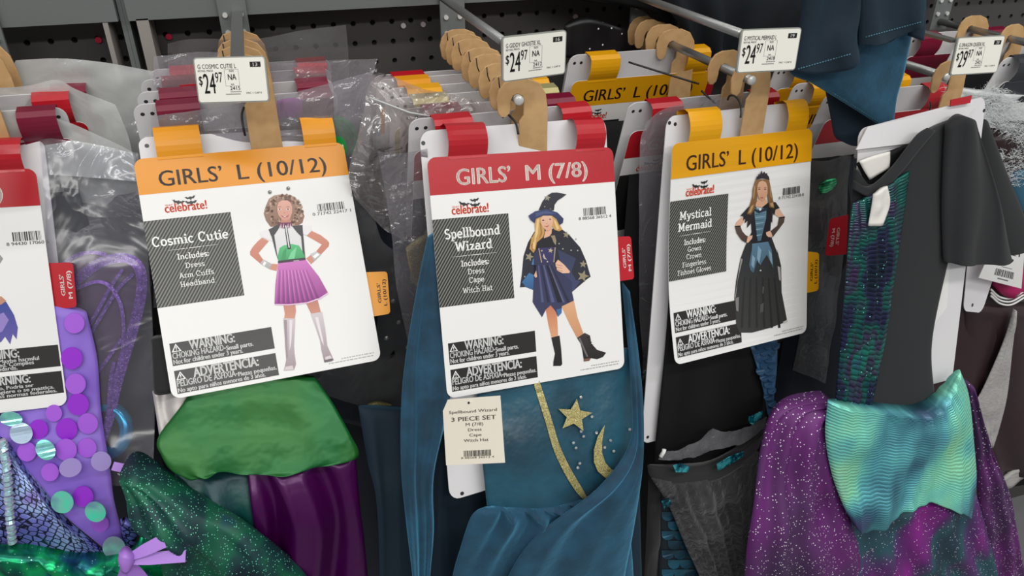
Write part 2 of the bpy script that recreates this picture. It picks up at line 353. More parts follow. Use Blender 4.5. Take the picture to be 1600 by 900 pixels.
# a small slab-serif alphabet drawn as strokes: L line, A arc (cx cy rx ry from to), S serif bar, D dot
GL = {
'a': (.66, 'A .27 .2 .2 .18 0 360;A .3 .42 .2 .2 0 150;L .5 .45 .5 0;S .42 .66 0'), 'b': (.64, 'L .14 0 .14 1;A .35 .32 .21 .31 0 360;S 0 .14 1'),
'c': (.6, 'A .33 .33 .25 .31 45 315'), 'd': (.68, 'L .5 0 .5 1;A .29 .32 .21 .31 0 360;S .34 .5 1;S .5 .66 0'), 'e': (.62, 'A .32 .32 .25 .31 0 315;L .08 .34 .57 .34'),
'f': (.44, 'L .2 0 .2 .76;A .38 .76 .18 .2 50 180;S .02 .4 .62;S .04 .38 0'), 'g': (.64, 'A .28 .36 .2 .26 0 360;L .5 .64 .5 -.08;A .29 -.08 .21 .2 200 360;S .5 .62 .62'),
'h': (.74, 'L .15 0 .15 1;A .36 .4 .2 .22 0 180;L .56 .42 .56 0;S 0 .28 0;S .44 .7 0;S 0 .15 1'), 'i': (.34, 'L .17 0 .17 .62;S .02 .17 .62;S .02 .33 0;D .17 .88'),
'l': (.34, 'L .17 0 .17 1;S .02 .17 1;S .02 .33 0'), 'm': (1.06, 'L .15 0 .15 .62;A .33 .42 .18 .2 0 180;L .51 .42 .51 0;A .69 .42 .18 .2 0 180;L .87 .42 .87 0;S .02 .15 .62;S .02 .27 0;S .42 .62 0;S .77 1 0'),
'n': (.74, 'L .15 0 .15 .62;A .36 .42 .2 .2 0 180;L .56 .42 .56 0;S .02 .15 .62;S .02 .28 0;S .44 .7 0'), 'o': (.64, 'A .32 .32 .25 .31 0 360'),
'p': (.66, 'L .15 -.3 .15 .62;A .36 .32 .21 .31 0 360;S .02 .15 .62;S .02 .3 -.28'), 'r': (.5, 'L .16 0 .16 .62;A .38 .4 .22 .22 60 170;S .02 .16 .62;S .02 .34 0'),
's': (.54, 'A .27 .47 .18 .155 30 270;A .27 .16 .19 .155 -150 90'), 't': (.44, 'L .2 .86 .2 .16;A .35 .16 .15 .16 180 310;S .03 .4 .62'),
'u': (.74, 'L .15 .62 .15 .22;A .35 .22 .2 .22 180 360;L .55 .62 .55 0;S 0 .15 .62;S .4 .55 .62;S .55 .7 0'), 'v': (.66, 'L .1 .62 .33 0;L .33 0 .56 .62;S 0 .22 .62;S .44 .66 .62'),
'w': (.96, 'L .1 .62 .29 0;L .29 0 .48 .6;L .48 .6 .67 0;L .67 0 .86 .62;S 0 .22 .62;S .74 .96 .62'), 'y': (.66, 'L .1 .62 .34 0;L .56 .62 .28 -.28;S 0 .22 .62;S .44 .66 .62;S .08 .3 -.28'),
'z': (.56, 'L .48 .6 .08 .02;S .06 .5 .6;S .06 .52 .02'), ':': (.26, 'D .13 .1;D .13 .52'),
'A': (.86, 'L .12 0 .42 .98;L .42 .98 .74 0;L .24 .34 .62 .34;S 0 .26 0;S .58 .86 0'), 'C': (.82, 'A .44 .49 .34 .48 45 315;L .7 .7 .7 .96'),
'D': (.86, 'L .18 0 .18 .98;A .36 .49 .38 .48 -90 90;S .04 .36 0;S .04 .36 .97'), 'F': (.7, 'L .18 0 .18 .98;S .04 .62 .97;S .18 .5 .52;S .04 .36 0;L .6 .97 .6 .8'),
'G': (.88, 'A .44 .49 .34 .48 45 360;S .5 .84 .44;L .76 .44 .76 .06'), 'H': (.92, 'L .2 0 .2 .98;L .7 0 .7 .98;S .2 .7 .5;S .04 .36 0;S .54 .86 0;S .04 .36 .97;S .54 .86 .97'),
'I': (.42, 'L .2 0 .2 .98;S .04 .36 0;S .04 .36 .97'), 'M': (1.06, 'L .2 0 .2 .98;L .84 0 .84 .98;L .2 .98 .52 .2;L .52 .2 .84 .98;S .02 .36 0;S .68 1.02 0;S .02 .2 .97;S .84 1.02 .97'),
'S': (.68, 'A .34 .72 .24 .24 30 270;A .34 .25 .25 .24 -150 90'), 'W': (1.16, 'L .12 .98 .34 0;L .34 0 .58 .9;L .58 .9 .82 0;L .82 0 1.04 .98;S 0 .26 .97;S .9 1.16 .97'), ' ': (.34, '')}
def slabtext(s, wt=.14):
    V = []; T = []; x0 = 0
    def quad(pts):
        b = len(V); V.extend(pts); T.extend([(b, b+1, b+2), (b, b+2, b+3)])
    def seg(x1, y1, x2, y2, t):
        dx, dy = x2-x1, y2-y1; l = math.hypot(dx, dy) or 1; nx, ny = -dy/l*t/2, dx/l*t/2
        quad([(x0+x1+nx, y1+ny), (x0+x1-nx, y1-ny), (x0+x2-nx, y2-ny), (x0+x2+nx, y2+ny)])
    for ch in s:
        adv, d = GL[ch]
        for st in filter(None, d.split(';')):
            k = st.split(); a = [float(q) for q in k[1:]]
            if k[0] == 'L': seg(a[0], a[1], a[2], a[3], wt)
            elif k[0] == 'S': seg(a[0]-.02, a[2]+(.045 if a[2] < .3 else -.03), a[1]+.02, a[2]+(.045 if a[2] < .3 else -.03), wt*.72)
            elif k[0] == 'D': seg(a[0]-wt*.55, a[1], a[0]+wt*.55, a[1], wt*1.1)
            else:
                n = 10; ri = wt/2
                for i in range(n):
                    p = []
                    for an, sg in ((i, 1), (i, -1), (i+1, -1), (i+1, 1)):
                        an = math.radians(a[4]+(a[5]-a[4])*an/n); p.append((x0+a[0]+(a[2]+sg*ri)*math.cos(an), a[1]+(a[3]+sg*ri*.85)*math.sin(an)))
                    quad(p)
        x0 += adv+.04
    return np.array(V), T
# ------------------------------------------------------------------ printed flat sheets
class Sheet:
    """a rigid sheet in space; u to the right, v down, both 0..1; bend(u, v) pushes it towards the viewer (metres)"""
    def __init__(s, q, Rm, wid, hei, bend=None):
        s.q = np.array(q); s.R = Rm; s.w = wid; s.h = hei; s.n = Rm@np.array([0, -1., 0]); s.bend = bend
        s.U = Rm@np.array([1., 0, 0])*wid; s.V = Rm@np.array([0, 0, -1.])*hei
    def P(s, u, v, off=0):
        b = s.bend(u, v) if s.bend else 0
        return s.q+s.U*u+s.V*v+s.n*(b+off)
    def inv(s, x, y):
        d = ray(x, y); off = 0
        for _ in range(4 if s.bend else 1):
            q = s.q+s.n*off; t = ((q-EYE)@s.n)/(d@s.n); p = EYE+d*t-q
            u = p@s.U/s.w**2; v = p@s.V/s.h**2
            if s.bend: off = s.bend(u, v)
        return (u, v)
    def shift(s, du=0, dv=0, off=0): return Sheet(s.q+s.U*du+s.V*dv+s.n*off, s.R, s.w, s.h, s.bend)
def clip(poly, f):
    out = []
    for i in range(len(poly)):
        a, b = poly[i], poly[(i+1) % len(poly)]; fa, fb = f(a), f(b)
        if fa >= 0: out.append(a)
        if (fa > 0 and fb < 0) or (fa < 0 and fb > 0):
            t = fa/(fa-fb); out.append(tuple(a[k]+(b[k]-a[k])*t for k in range(len(a))))
    return out
class Ink:
    """collects flat print (polygons and letters) lying on a sheet, then becomes one mesh"""
    def __init__(s, sh): s.sh = sh; s.v = []; s.f = []; s.c = []
    def tri(s, pts, off, cols):
        if s.sh.bend: off += .0006
        if s.sh.bend:
            P = [tuple(p)+tuple(c) for p, c in zip(pts, cols)]; v0 = min(p[1] for p in P); v1 = max(p[1] for p in P); st = .035
            k = math.floor(v0/st)
            while k*st < v1:
                q = clip(clip(P, lambda a: a[1]-k*st), lambda a: (k+1)*st-a[1])
                if len(q) > 2:
                    b = len(s.v)
                    for a in q: s.v.append(s.sh.P(a[0], a[1], off)); s.c.append(a[2:])
                    s.f.append(tuple(range(b, b+len(q))))
                k += 1
        else:
            b = len(s.v)
            for p, c in zip(pts, cols): s.v.append(s.sh.P(p[0], p[1], off)); s.c.append(c)
            s.f.append((b, b+1, b+2))
    def poly(s, pts, col, lay=1, col2=None):
        off = .00014*lay; c1 = lin(col); c2 = lin(col2) if col2 else c1
        v0 = min(p[1] for p in pts); v1 = max(p[1] for p in pts)+1e-9
        cl = [tuple(a+(b-a)*(p[1]-v0)/(v1-v0) for a, b in zip(c1, c2)) for p in pts]
        for t in tessellate_polygon([[Vector((p[0], p[1], 0)) for p in pts]]):
            s.tri([pts[i] for i in t], off, [cl[i] for i in t])
    def px(s, pts, col, lay=1, col2=None): s.poly([s.sh.inv(*p) for p in pts], col, lay, col2)
    def rect(s, u0, v0, u1, v1, col, lay=1): s.poly([(u0, v0), (u1, v0), (u1, v1), (u0, v1)], col, lay)
    def disc(s, u, v, r, col, lay=1, n=14, ry=None):
        ry = ry or r*s.sh.w/s.sh.h
        s.poly([(u+r*math.cos(2*math.pi*i/n), v+ry*math.sin(2*math.pi*i/n)) for i in range(n)], col, lay)
    def text(s, st, u0, u1, vb, cp, col, lay=2, bold=.012, slabf=False, wt=.14, rot=None):
        """letters filling u0..u1, baseline at vb, capitals cp tall (v units); rot = (u_base, v0, v1, cap in u) reads upwards"""
        V, T = slabtext(st, wt) if slabf else sans(st, 0)
        if not len(T): return
        if bold and not slabf:      # heavier weight: the same letters struck a few times, slightly apart
            n0 = len(V); sh_ = [(-bold, 0), (bold, 0), (0, bold*.5), (0, -bold*.5)] if bold > .015 else [(-bold, 0), (bold, 0)]
            T = [tuple(i+q*n0 for i in t) for q in range(len(sh_)) for t in T]; V = np.concatenate([V+np.array(a) for a in sh_])
        x0, x1 = V[:, 0].min(), V[:, 0].max(); ch = 1 if slabf else cap(0); c = lin(col)
        if rot: f = lambda p: (rot[0]+p[1]/ch*rot[3], rot[1]+(rot[2]-rot[1])*(p[0]-x0)/(x1-x0))
        else: f = lambda p: (u0+(u1-u0)*(p[0]-x0)/(x1-x0), vb-p[1]/ch*cp)
        for t in T: s.tri([f(V[i]) for i in t], .00014*lay, [c]*3)
    def done(s, name, parent, m=None, label=None):
        return mobj(name, s.v, s.f, m or M['ink'], parent, label=label, cols=s.c)
def sheet_body(name, sh, outline, m, parent, th=.0007, off=0, label=None):
    if sh.bend:   # cut the outline into strips so that it follows the curl
        st = .035; V = []; Fc = []; v0 = min(p[1] for p in outline); v1 = max(p[1] for p in outline); k = math.floor(v0/st)
        while k*st < v1:
            q = clip(clip(outline, lambda a: a[1]-k*st), lambda a: (k+1)*st-a[1])
            if len(q) > 2:
                b = len(V); V += [sh.P(a[0], a[1], off) for a in q]+[sh.P(a[0], a[1], off-th) for a in q]; n = len(q)
                Fc += [tuple(range(b, b+n)), tuple(range(b+2*n-1, b+n-1, -1))]+[(b+i, b+(i+1) % n, b+n+(i+1) % n, b+n+i) for i in range(n)]
            k += 1
        return mobj(name, V, Fc, m, parent, label=label)
    return slab(name, [sh.P(u, v, off) for u, v in outline], sh.n, th, m, parent, label=label)
# ------------------------------------------------------------------ the setting
WALL = 1.05
def struct(o): o['kind'] = 'structure'; return o
def pegboard():
    pt = .0254; x0 = -.62; nx = 106; zr = at(42, 67, WALL)[2]; V = []; Fc = []; r = .0036; n = 8
    rows = range(-3, 4); hx0 = at(42, 67, WALL)[0]; x0 = hx0-round((hx0+.62)/pt)*pt-pt/2
    for k in rows:
        for i in range(nx):
            cx, cz = x0+(i+.5)*pt, zr+k*pt; b = len(V); h = pt/2
            sq = [(h, 0), (h, h), (0, h), (-h, h), (-h, 0), (-h, -h), (0, -h), (h, -h)]
            V += [(cx+a, WALL, cz+c) for a, c in sq]
            V += [(cx+r*math.cos(math.pi*2*j/n), WALL, cz+r*math.sin(math.pi*2*j/n)) for j in range(n)]
            V += [(cx+r*math.cos(math.pi*2*j/n), WALL+.006, cz+r*math.sin(math.pi*2*j/n)) for j in range(n)]
            for j in range(n):
                j2 = (j+1) % n; Fc += [(b+j, b+n+j, b+n+j2, b+j2), (b+n+j, b+2*n+j, b+2*n+j2, b+n+j2)]
    za, zb = zr-3.5*pt, zr+3.5*pt; x1 = x0+nx*pt
    for z0, z1 in ((0, za), (zb, 2.1)):
        b = len(V); V += [(x0, WALL, z0), (x1, WALL, z0), (x1, WALL, z1), (x0, WALL, z1)]; Fc.append((b, b+1, b+2, b+3))
    o = struct(mobj('wall_back', V, Fc, M['peg']))
    box('backing', (x0, WALL+.007, 0), (x1, WALL+.02, 2.1), M['void'], o)
    return x0, x1
XW0, XW1 = pegboard()
struct(box('floor', (-2.5, -3, -.05), (3.5, 1.2, 0), M['floor']))
zl = at(12, 43, 1.0)[2]; zr_ = at(350, 25, 1.0)[2]; xa = at(181, 20, 1.0)[0]; xb = at(198, 20, 1.0)[0]
struct(box('trim_1', (XW0, 1.0, zl), (xa, 1.035, zl+.036), M['grey']))
struct(box('trim_2', (xb, 1.0, zr_), (XW1, 1.035, zr_+.085), M['grey']))
up = struct(box('trim_3', (xa+.001, 1.012, 0), (xa+.006, 1.049, 2.1), M['grey']))
box('flange', (xb-.0055, 1.012, 0), (xb-.001, 1.049, 2.1), M['grey'], up)
box('slot', (xa+.006, 1.03, 0), (xb-.0055, 1.049, 2.1), M['void'], up)
# small coloured plugs and price stickers seen through the pegboard holes
for k, (px_, py_, c) in enumerate([(154, 62, (190, 20, 60)), (264, 57, (190, 20, 60)), (630, 40, (215, 215, 215)), (661, 38, (200, 190, 190)), (899, 26, (205, 180, 180))]):
    p = at(px_, py_, WALL-.002); V, Fc = tubegeo([(p[0], WALL-.004, p[2]), (p[0], WALL+.006, p[2])], .0034 if k > 1 else .0037, 12)
    o = mobj('peg_plug', V, Fc, mat('plug_colour', c, .4))
    o['category'] = 'plug'; o['label'] = ['red plug in the pegboard left of the upright post', 'red plug in the pegboard right of the upright post',
      'larger white plug in the dark pegboard above the red and orange tabs', 'pale plug in the pegboard touching the kraft hangers', 'pinkish plug in the pegboard above the ghostie price sign'][k]
# two beige cartons leaning at the back, left and right of the upright
for k, (pa, pb, lab) in enumerate([((160, 36), (192, 130), 'beige carton end behind the bags just left of the upright post'), ((212, 30), (252, 120), 'beige carton end behind the bags just right of the upright post')]):
    a, b = at(*pa, 1.0), at(*pb, 1.0)
    o = box('carton', (a[0], 1.0, b[2]), (b[0], 1.045, a[2]), mat('beige_carton', (150, 143, 138), .6)); o['label'] = lab; o['category'] = 'carton'
# ------------------------------------------------------------------ peg hooks with their label arms
RODS = {'A': (-.292, 1.357), 'B': (-.033, 1.350), 'C': (.232, 1.333), 'D': (.499, 1.332), 'E': (.768, 1.315), 'F': (1.02, 1.315)}
RR = .005
HOOKLAB = {'A': 'steel peg hook at the left picture edge carrying the fairy costumes', 'B': 'steel peg hook carrying the orange-card costume with purple skirt, its arm upright in view',
 'C': 'steel peg hook carrying the red-card wizard costume and eight kraft hangers', 'D': 'steel peg hook carrying the yellow-card mermaid costume, its bare rod seen',
 'E': 'steel peg hook carrying the charcoal sequin dress', 'F': 'steel peg hook at the right edge carrying the feathered dragon costumes'}
def peg_hook(key, yend, arm_end=None, flat=False):
    X, Z = RODS[key]; t = thing('peg_hook', HOOKLAB[key], 'hook', (X, 1.0, Z), 'peg hooks on the back bar')
    tube('rod', [(X, .998, Z), (X, yend+.004, Z)], RR, M['steel'], t, 14)
    V, Fc = tubegeo([(X, yend+.004, Z), (X, yend+.001, Z), (X, yend-.0005, Z)], [RR*1.03, RR*1.0, RR*.7], 14)
    mobj('rod_tip', V, Fc, M['tip'], t, smooth=True)
    box('bracket', (X-.016, .994, Z-.012), (X+.016, .9985, Z+.075), M['grey'], t)
    for sx in (-1, 1):
        for dz in (.012, .032): 
            V, Fc = tubegeo([(X+sx*.009, .9945, Z+dz), (X+sx*.009, .991, Z+dz)], .003, 10); mobj('rivet', V, Fc, M['tip'], t)
    if arm_end is not None:
        e = np.array(arm_end)
        if flat:
            V, Fc = boxgeo((e[0]-.006, e[1]+.004, e[2]-.0015), (e[0]+.006, .994, e[2]+.0015)); mobj('label_arm', V, Fc, M['steel'], t)
        else: tube('label_arm', [(e[0], .994, e[2]), (e[0], e[1]+.003, e[2])], .0042, M['steel'], t, 12)
    return t
def price_tag(key, corners, name, dol, cents, code, num, label):
    sh = Sheet(*fit(corners, .062, .045, .7)); c = sh.P(.5, 1)
    t = thing('price_tag', label, 'price tag', c, 'price signs at the ends of the hooks')
    sheet_body('holder', sh, rounded(-.02, -.03, 1.02, 1.03, .05, sh.w/sh.h), M['film_holder'], t, .0022, -.0006)
    lab = sheet_body('paper_label', sh, rounded(0, 0, 1, 1, .035, sh.w/sh.h), M['tagwhite'], t, .0008, 0)
    k = Ink(sh); d = (26, 26, 26); g = (90, 90, 88)
    k.text(name, .035, .59, .232, .10, d, 2, .0); k.text('RETAIL PRICE', .035, .25, .30, .04, g, 2)
    k.text('$', .03, .085, .60, .2, d, 2, .01); k.text(dol, .095, .265, .80, .45, d, 2, .012); k.text(cents, .27, .375, .55, .23, d, 2, .004)
    for a in ((.41, .258, .415, .64), (.61, .258, .615, .64), (.41, .258, .615, .264), (.41, .634, .615, .64)): k.rect(*a, (150, 150, 146), 1)
    k.text('SIZE', .48, .55, .315, .04, g); k.text('NA', .455, .575, .50, .135, d, 2, .012); k.text('NA', .49, .535, .62, .035, g)
    k.text(code, .47, .615, .735, .085, d, 2, .006)
    for (u0, u1, v) in ((.47, .615, .775), (.40, .61, .83)):
        u = u0
        while u < u1: k.rect(u, v-.012, u+.012, v+.012, (110, 110, 108)); u += .018
    k.text('FAC 1 CAP 0', .70, .92, .83, .04, g)
    k.rect(.79, .10, .945, .22, (30, 30, 30)); k.text(num, .835, .90, .20, .08, (235, 235, 230), 2, .01)
    k.done('printed_text', lab, M['paper'])
    return sh
M['tagwhite'] = mat('label_paper', (238, 236, 226), .55)
M['film_holder'] = mat('grey_plastic_holder', (150, 152, 146), .3)
TAGS = {}
TAGS['B'] = price_tag('B', [(303, 92), (412, 89), (419, 157), (312, 160)], 'G COSMIC CUTIE L', '24', '97', '2415', '13', 'white price sign reading 24.97 in front of the orange-card costume, numbered 13')
TAGS['C'] = price_tag('C', [(787, 60), (884, 49), (882, 114), (787, 127)], 'G GIDDY GHOSTIE XL', '24', '97', '2412', '16', 'white price sign reading 24.97 above the wizard costume, numbered 16')
TAGS['D'] = price_tag('D', [(1161, 48), (1252, 45), (1241, 108), (1153, 113)], 'G MYSTICAL MERMAID L', '24', '97', '2418', '19', 'white price sign reading 24.97 above the mermaid costume, left of the hanging teal cape')
TAGS['E'] = price_tag('E', [(1498, 60), (1571, 57), (1556, 112), (1487, 117)], 'G DRAGON QUEEN XL', '29', '97', '2421', '20', 'white price sign reading 29.97 near the right picture edge')
def armend(k, u=.5): return TAGS[k].P(u, .1, -.003)
peg_hook('A', .70)
peg_hook('B', .745, armend('B', .6), True); peg_hook('C', .715, armend('C', .03)); peg_hook('D', .715, armend('D', .04)); peg_hook('E', .715); peg_hook('F', .72, armend('E', .04), True)
# ------------------------------------------------------------------ hangers, boards, cards shared by all packs
HK = [(-.020, -.012), (-.017, -.016), (-.012, -.0165), (-.008, -.013), (-.0066, -.005), (-.0066, 0), (-.0046, .0047), (0, .0066), (.0046, .0047), (.0066, 0), (.0066, -.016),
      (.002, -.022), (.001, -.075), (.033, -.075), (.0325, -.012), (.030, .005), (.023, .016), (.011, .021), (-.005, .021), (-.014, .018), (-.0195, .011), (-.022, .002)]
def hanger(key, Y, parent, yaw=0., lean=0.):
    X, Z = RODS[key]; Z -= .0014; c, s = math.cos(yaw), math.sin(yaw)
    pts = [(X+x*c, Y+x*s-z*lean, Z+z) for x, z in HK]
    o = slab('hanger', pts, (s, -c, 0), .0024, M['kraft'], parent)
    bv = o.modifiers.new('bevel', 'BEVEL'); bv.width = .0006; bv.segments = 1; bv.limit_method = 'ANGLE'
    return o
def tabs(sh, rng, m, parent, top=-.115, bulge=.004):
    for u0, u1 in rng:
        path = [(.012, .0006)]+[(top*i/6, bulge*math.sin(math.pi*i/6)) for i in range(0, 7)]+[(top-.012, -.006), (top-.006, -.019), (top*.55, -.021)]
        V = []; n = len(path)
        for v, off in path:
            for u in (u0, u1): V.append(sh.P(u, v, off))
        for v, off in path:
            for u in (u0, u1): V.append(sh.P(u, v, off-.0005))
        Fc = [(2*i, 2*i+2, 2*i+3, 2*i+1) for i in range(n-1)]+[(2*n+2*i, 2*n+2*i+1, 2*n+2*i+3, 2*n+2*i+2) for i in range(n-1)]
        Fc += [(2*i, 2*n+2*i, 2*n+2*i+2, 2*i+2) for i in range(n-1)]+[(2*i+1, 2*i+3, 2*n+2*i+3, 2*n+2*i+1) for i in range(n-1)]
        mobj('card_tab', V, Fc, m, parent)
def board(sh, quad, parent, off=-.016, dots=()):
    """white hanger board behind the card: quad in the card's uv, corners rounded"""
    (a, b, c, d) = [np.array(q, float) for q in quad]; out = []
    for u, v in rounded(0, 0, 1, 1, .055, .62):
        p = (a*(1-u)+b*u)*(1-v)+(d*(1-u)+c*u)*v; out.append(tuple(p))
    o = sheet_body('backing_board', sh, out, M['board'], parent, .0012, off)
    for u, v in dots: k = Ink(sh.shift(off=off)); k.disc(u, v, .0105, (46, 46, 50), 1); k.done('punched_hole', o)
    return o
STD_R = rotm(np.array([.27, 0, 0]))@rotm(np.array([0, .04, .06]))
TABU = ((.10, .30), (.785, .955))
def banner_ink(sh, col, tcol, big, parts, h=.152):
    k = Ink(sh); k.poly(rounded(0, 0, 1, h, .042, sh.w/sh.h, corners=(1, 1, 0, 0)), col, 1)
    if big == 'L':
        k.text('GIRLS’', .095, .385, .124, .065, tcol, 2, .014); k.text('L (10/12)', .455, .893, .126, .065, tcol, 2, .014)
    elif big == 'M':
        k.text('GIRLS’', .137, .419, .118, .064, tcol, 2, .02); k.text('M (7/8)', .499, .845, .119, .063, tcol, 2, .02)
    return k
TABCOL = {'orange': (228, 146, 16), 'yellow': (232, 164, 8), 'red': (182, 28, 40), 'maroon': (112, 16, 46), 'gold': (196, 186, 130), 'black_card': (46, 47, 52), 'pink': (186, 66, 186)}
def rear_pack(key, Y, col, label, cloth_m='dark', dx=-.105, dz=-.024, size=None, hook=True, film=None, group='costume packs behind the front ones', L=.85, hole=True, yaw=0., cat='costume', wd=.205, tabset=TABU, card_px=None):
    X, Z = RODS[key]; q = np.array([X+dx, Y, Z+dz])
    if card_px:     # the card's upper left corner as seen in the frame
        q = at(card_px[0], card_px[1], Y-.02)+np.array([-.002, .02, .0275])
    t = thing('costume_pack', label, cat, q, group)
    sh = Sheet(q-np.array([0, .002, 0]), STD_R@rotm(np.array([0, 0, yaw])), wd, .245)
    csh = Sheet(sh.P(.01, .112, .0155), sh.R, wd, .245)
    if hook:
        hanger(key, Y+.002, t, R_.uniform(-.12, .12))
        if key in 'CB': tube('security_tie', [(X-.013, Y-.0015, Z+.017), (X-.0125, Y-.003, Z+.008), (X-.010, Y-.0015, Z+.002)], .0007, M['tie'], t, 6)
    b = sheet_body('backing_board', sh, rounded(0, 0, 1, 1.32, .055, wd/.245), M['board'], t, .0012, 0)
    if hole:
        for u in (.04, .085, .915, .96): k = Ink(sh); k.disc(u, .045, .0105, (46, 46, 50), 1, 8); k.done('punched_hole', b)
    tabs(csh, tabset, M[col], t, -.112, .003)
    cb = sheet_body('front_card', csh, rounded(0, 0, 1, 1, .042, wd/.245), M['white'], t)
    k = banner_ink(csh, TABCOL[col], (50, 26, 20) if size == 'L' else (250, 235, 230), size, None)
    if size: logo(k)
    k.rect(0, .252, .392, .612, (36, 36, 36), 1)
    k.done('size_banner', cb)
    # the packed garment hanging under the board
    x0, x1 = q[0]+.012, q[0]+.197; rows = []
    V = []; Fc = []; nu, nv = 14, 10
    for side in (0, 1):
        for i in range(nv):
            tt = i/(nv-1); zz = q[2]-.09-L*tt
            for j in range(nu):
                ss = j/(nu-1); yy = Y+.006-.1*tt*.35 + (-1 if side == 0 else 1)*.011*math.sqrt(max(math.sin(math.pi*ss), 0)) + .004*math.sin(9*ss+5*tt+Y*90)
                V.append((x0-.01*tt+(x1-x0+.02*tt)*ss, yy, zz))
    for side in (0, 1):
        for i in range(nv-1):
            for j in range(nu-1):
                a = side*nu*nv+i*nu+j; f = (a, a+nu, a+nu+1, a+1); Fc.append(f if side == 0 else f[::-1])
    mobj('garment', V, Fc, M[cloth_m], t, smooth=True)
    if film:
        x0, x1 = q[0]-.012, q[0]+.23; V = []; Fc = []; nu, nv = 22, 22
        for i in range(nv):
            tt = i/(nv-1)
            for j in range(nu):
                ss = j/(nu-1); p = Vector((ss*4+Y*30, tt*5, Y*7))
                V.append((x0+(x1-x0)*ss, Y-.022-.13*tt*.55+.008*noise.noise(p*1.3), q[2]-.016-.03*ss-.40*tt+.012*noise.noise(Vector((ss*3, Y*40, 0)))*(1-tt)))
        Fc = [(i*nu+j, (i+1)*nu+j, (i+1)*nu+j+1, i*nu+j+1) for i in range(nv-1) for j in range(nu-1)]
        mobj('bag', V, Fc, M[film], t, smooth=True)
    return t, sh, csh
BAT = [(-1, .45), (-.72, .1), (-.55, -.12), (-.32, -.05), (-.12, -.2), (0, -.42), (.12, -.2), (.32, -.05), (.55, -.12), (.72, .1), (1, .45), (.78, .38), (.62, .5), (.5, .28), (.3, .3), (.14, .28), (.1, .45), (0, .34), (-.1, .45), (-.14, .28), (-.3, .3), (-.5, .28), (-.62, .5), (-.78, .38)]
def logo(k, du=0, dv=0):
    k.text('celebrate!', .100+du, .291+du, .236+dv, .036, (232, 92, 62), 2, .03)
    k.text('WAY TO', .104+du, .165+du, .2095+dv, .008, (236, 130, 105), 2)
    for (u, v, s_, fl, an) in ((.165, .199, .03, -1, -.25), (.222, .186, .026, -1, .1), (.222, .206, .030, -1, .0)):
        c, s = math.cos(an), math.sin(an); a = k.sh.w/k.sh.h
        k.poly([(u+du+(x*c-y*s)*s_, v+dv-(x*s+y*c)*s_*a*.9*-fl) for x, y in BAT], (36, 36, 38), 2)
def warn_tri(k, u, v, s=.043):
    a = k.sh.w/k.sh.h; h = s*a*.9; w_ = (238, 238, 236)
    k.poly([(u, v), (u+s, v), (u+s/2, v-h)], w_, 2); k.poly([(u+s*.18, v-h*.1), (u+s*.82, v-h*.1), (u+s/2, v-h*.78)], (40, 38, 36), 3)
    k.poly([(u+s*.46, v-h*.3), (u+s*.54, v-h*.3), (u+s*.56, v-h*.62), (u+s*.44, v-h*.62)], w_, 4); k.poly([(u+s*.46, v-h*.24), (u+s*.54, v-h*.24), (u+s*.54, v-h*.16), (u+s*.46, v-h*.16)], w_, 4)
def warnings(sh, cb, du=0, dv=0, kind=0):
    W = (240, 240, 238); B = (40, 38, 36)
    k = Ink(sh); k.rect(.026+du, .766+dv, .491+du, .859+dv, B, 1); warn_tri(k, .031+du, .803+dv)
    k.text('WARNING:', .110+du, .316+du, .803+dv, .036, W, 2, .035)
    if kind == 0:
        k.text('CHOKING HAZARD-', .031+du, .268+du, .830+dv, .024, W, 2, .025); k.text('Small parts.', .270+du, .396+du, .832+dv, .018, W, 2, .035); k.text('Not for children under 3 years.', .031+du, .343+du, .853+dv, .0185, W, 2, .03)
    else:
        k.text('Contains Lead. Maybe harmful', .030+du, .40+du, .822+dv, .016, W, 2, .025); k.text('if eaten or chewed. Complies', .030+du, .375+du, .838+dv, .016, W, 2, .025); k.text('with federal standards.', .030+du, .30+du, .854+dv, .016, W, 2, .025)
    k.done('warning_label', cb)
    k = Ink(sh); k.rect(.027+du, .879+dv, .490+du, .974+dv, B, 1); warn_tri(k, .031+du, .918+dv)
    if kind == 0:
        k.text('ADVERTENCIA:', .108+du, .406+du, .918+dv, .037, W, 2, .035); k.text('PELIGRO DE ASFIXIA-', .031+du, .302+du, .945+dv, .025, W, 2, .025)
        k.text('Piezas pequeñas.', .304+du, .484+du, .948+dv, .0175, W, 2, .03); k.text('No apto para niños menores de 3 años.', .031+du, .428+du, .969+dv, .0175, W, 2, .03)
    else:
        k.text('WARNING:', .14+du, .35+du, .914+dv, .034, W, 2, .035)
        k.text('Contiene plomo. Podría ser', .03+du, .36+du, .934+dv, .015, W, 2, .025); k.text('nocivo si se ingiere o se mastica.', .03+du, .45+du, .951+dv, .015, W, 2, .025); k.text('Cumple con las normas federales.', .03+du, .46+du, .968+dv, .015, W, 2, .025)
    k.done('warning_label', cb)
def barcode(sh, cb, u0, u1, v0, v1, digits, seed=1):
    k = Ink(sh); r = random.Random(seed); u = u0
    while u < u1:
        w_ = r.choice((.0022, .0022, .0044, .0066)); k.rect(u, v0, min(u+w_, u1), v1, (48, 48, 46)); u += w_+r.choice((.0022, .003, .0044))
    k.text(digits, u0-.03, u1+.03, v1+.016, .013, (110, 108, 105), 2); k.done('barcode', cb)
def fineprint(k):
    for (u0, u1, v) in ((.80, .968, .963), (.735, .966, .975)):
        r = random.Random(int(u0*99)); u = u0
        while u < u1:
            w_ = r.uniform(.006, .022); k.rect(u, v-.0022, min(u+w_, u1), v+.0022, (168, 168, 164)); u += w_+.004
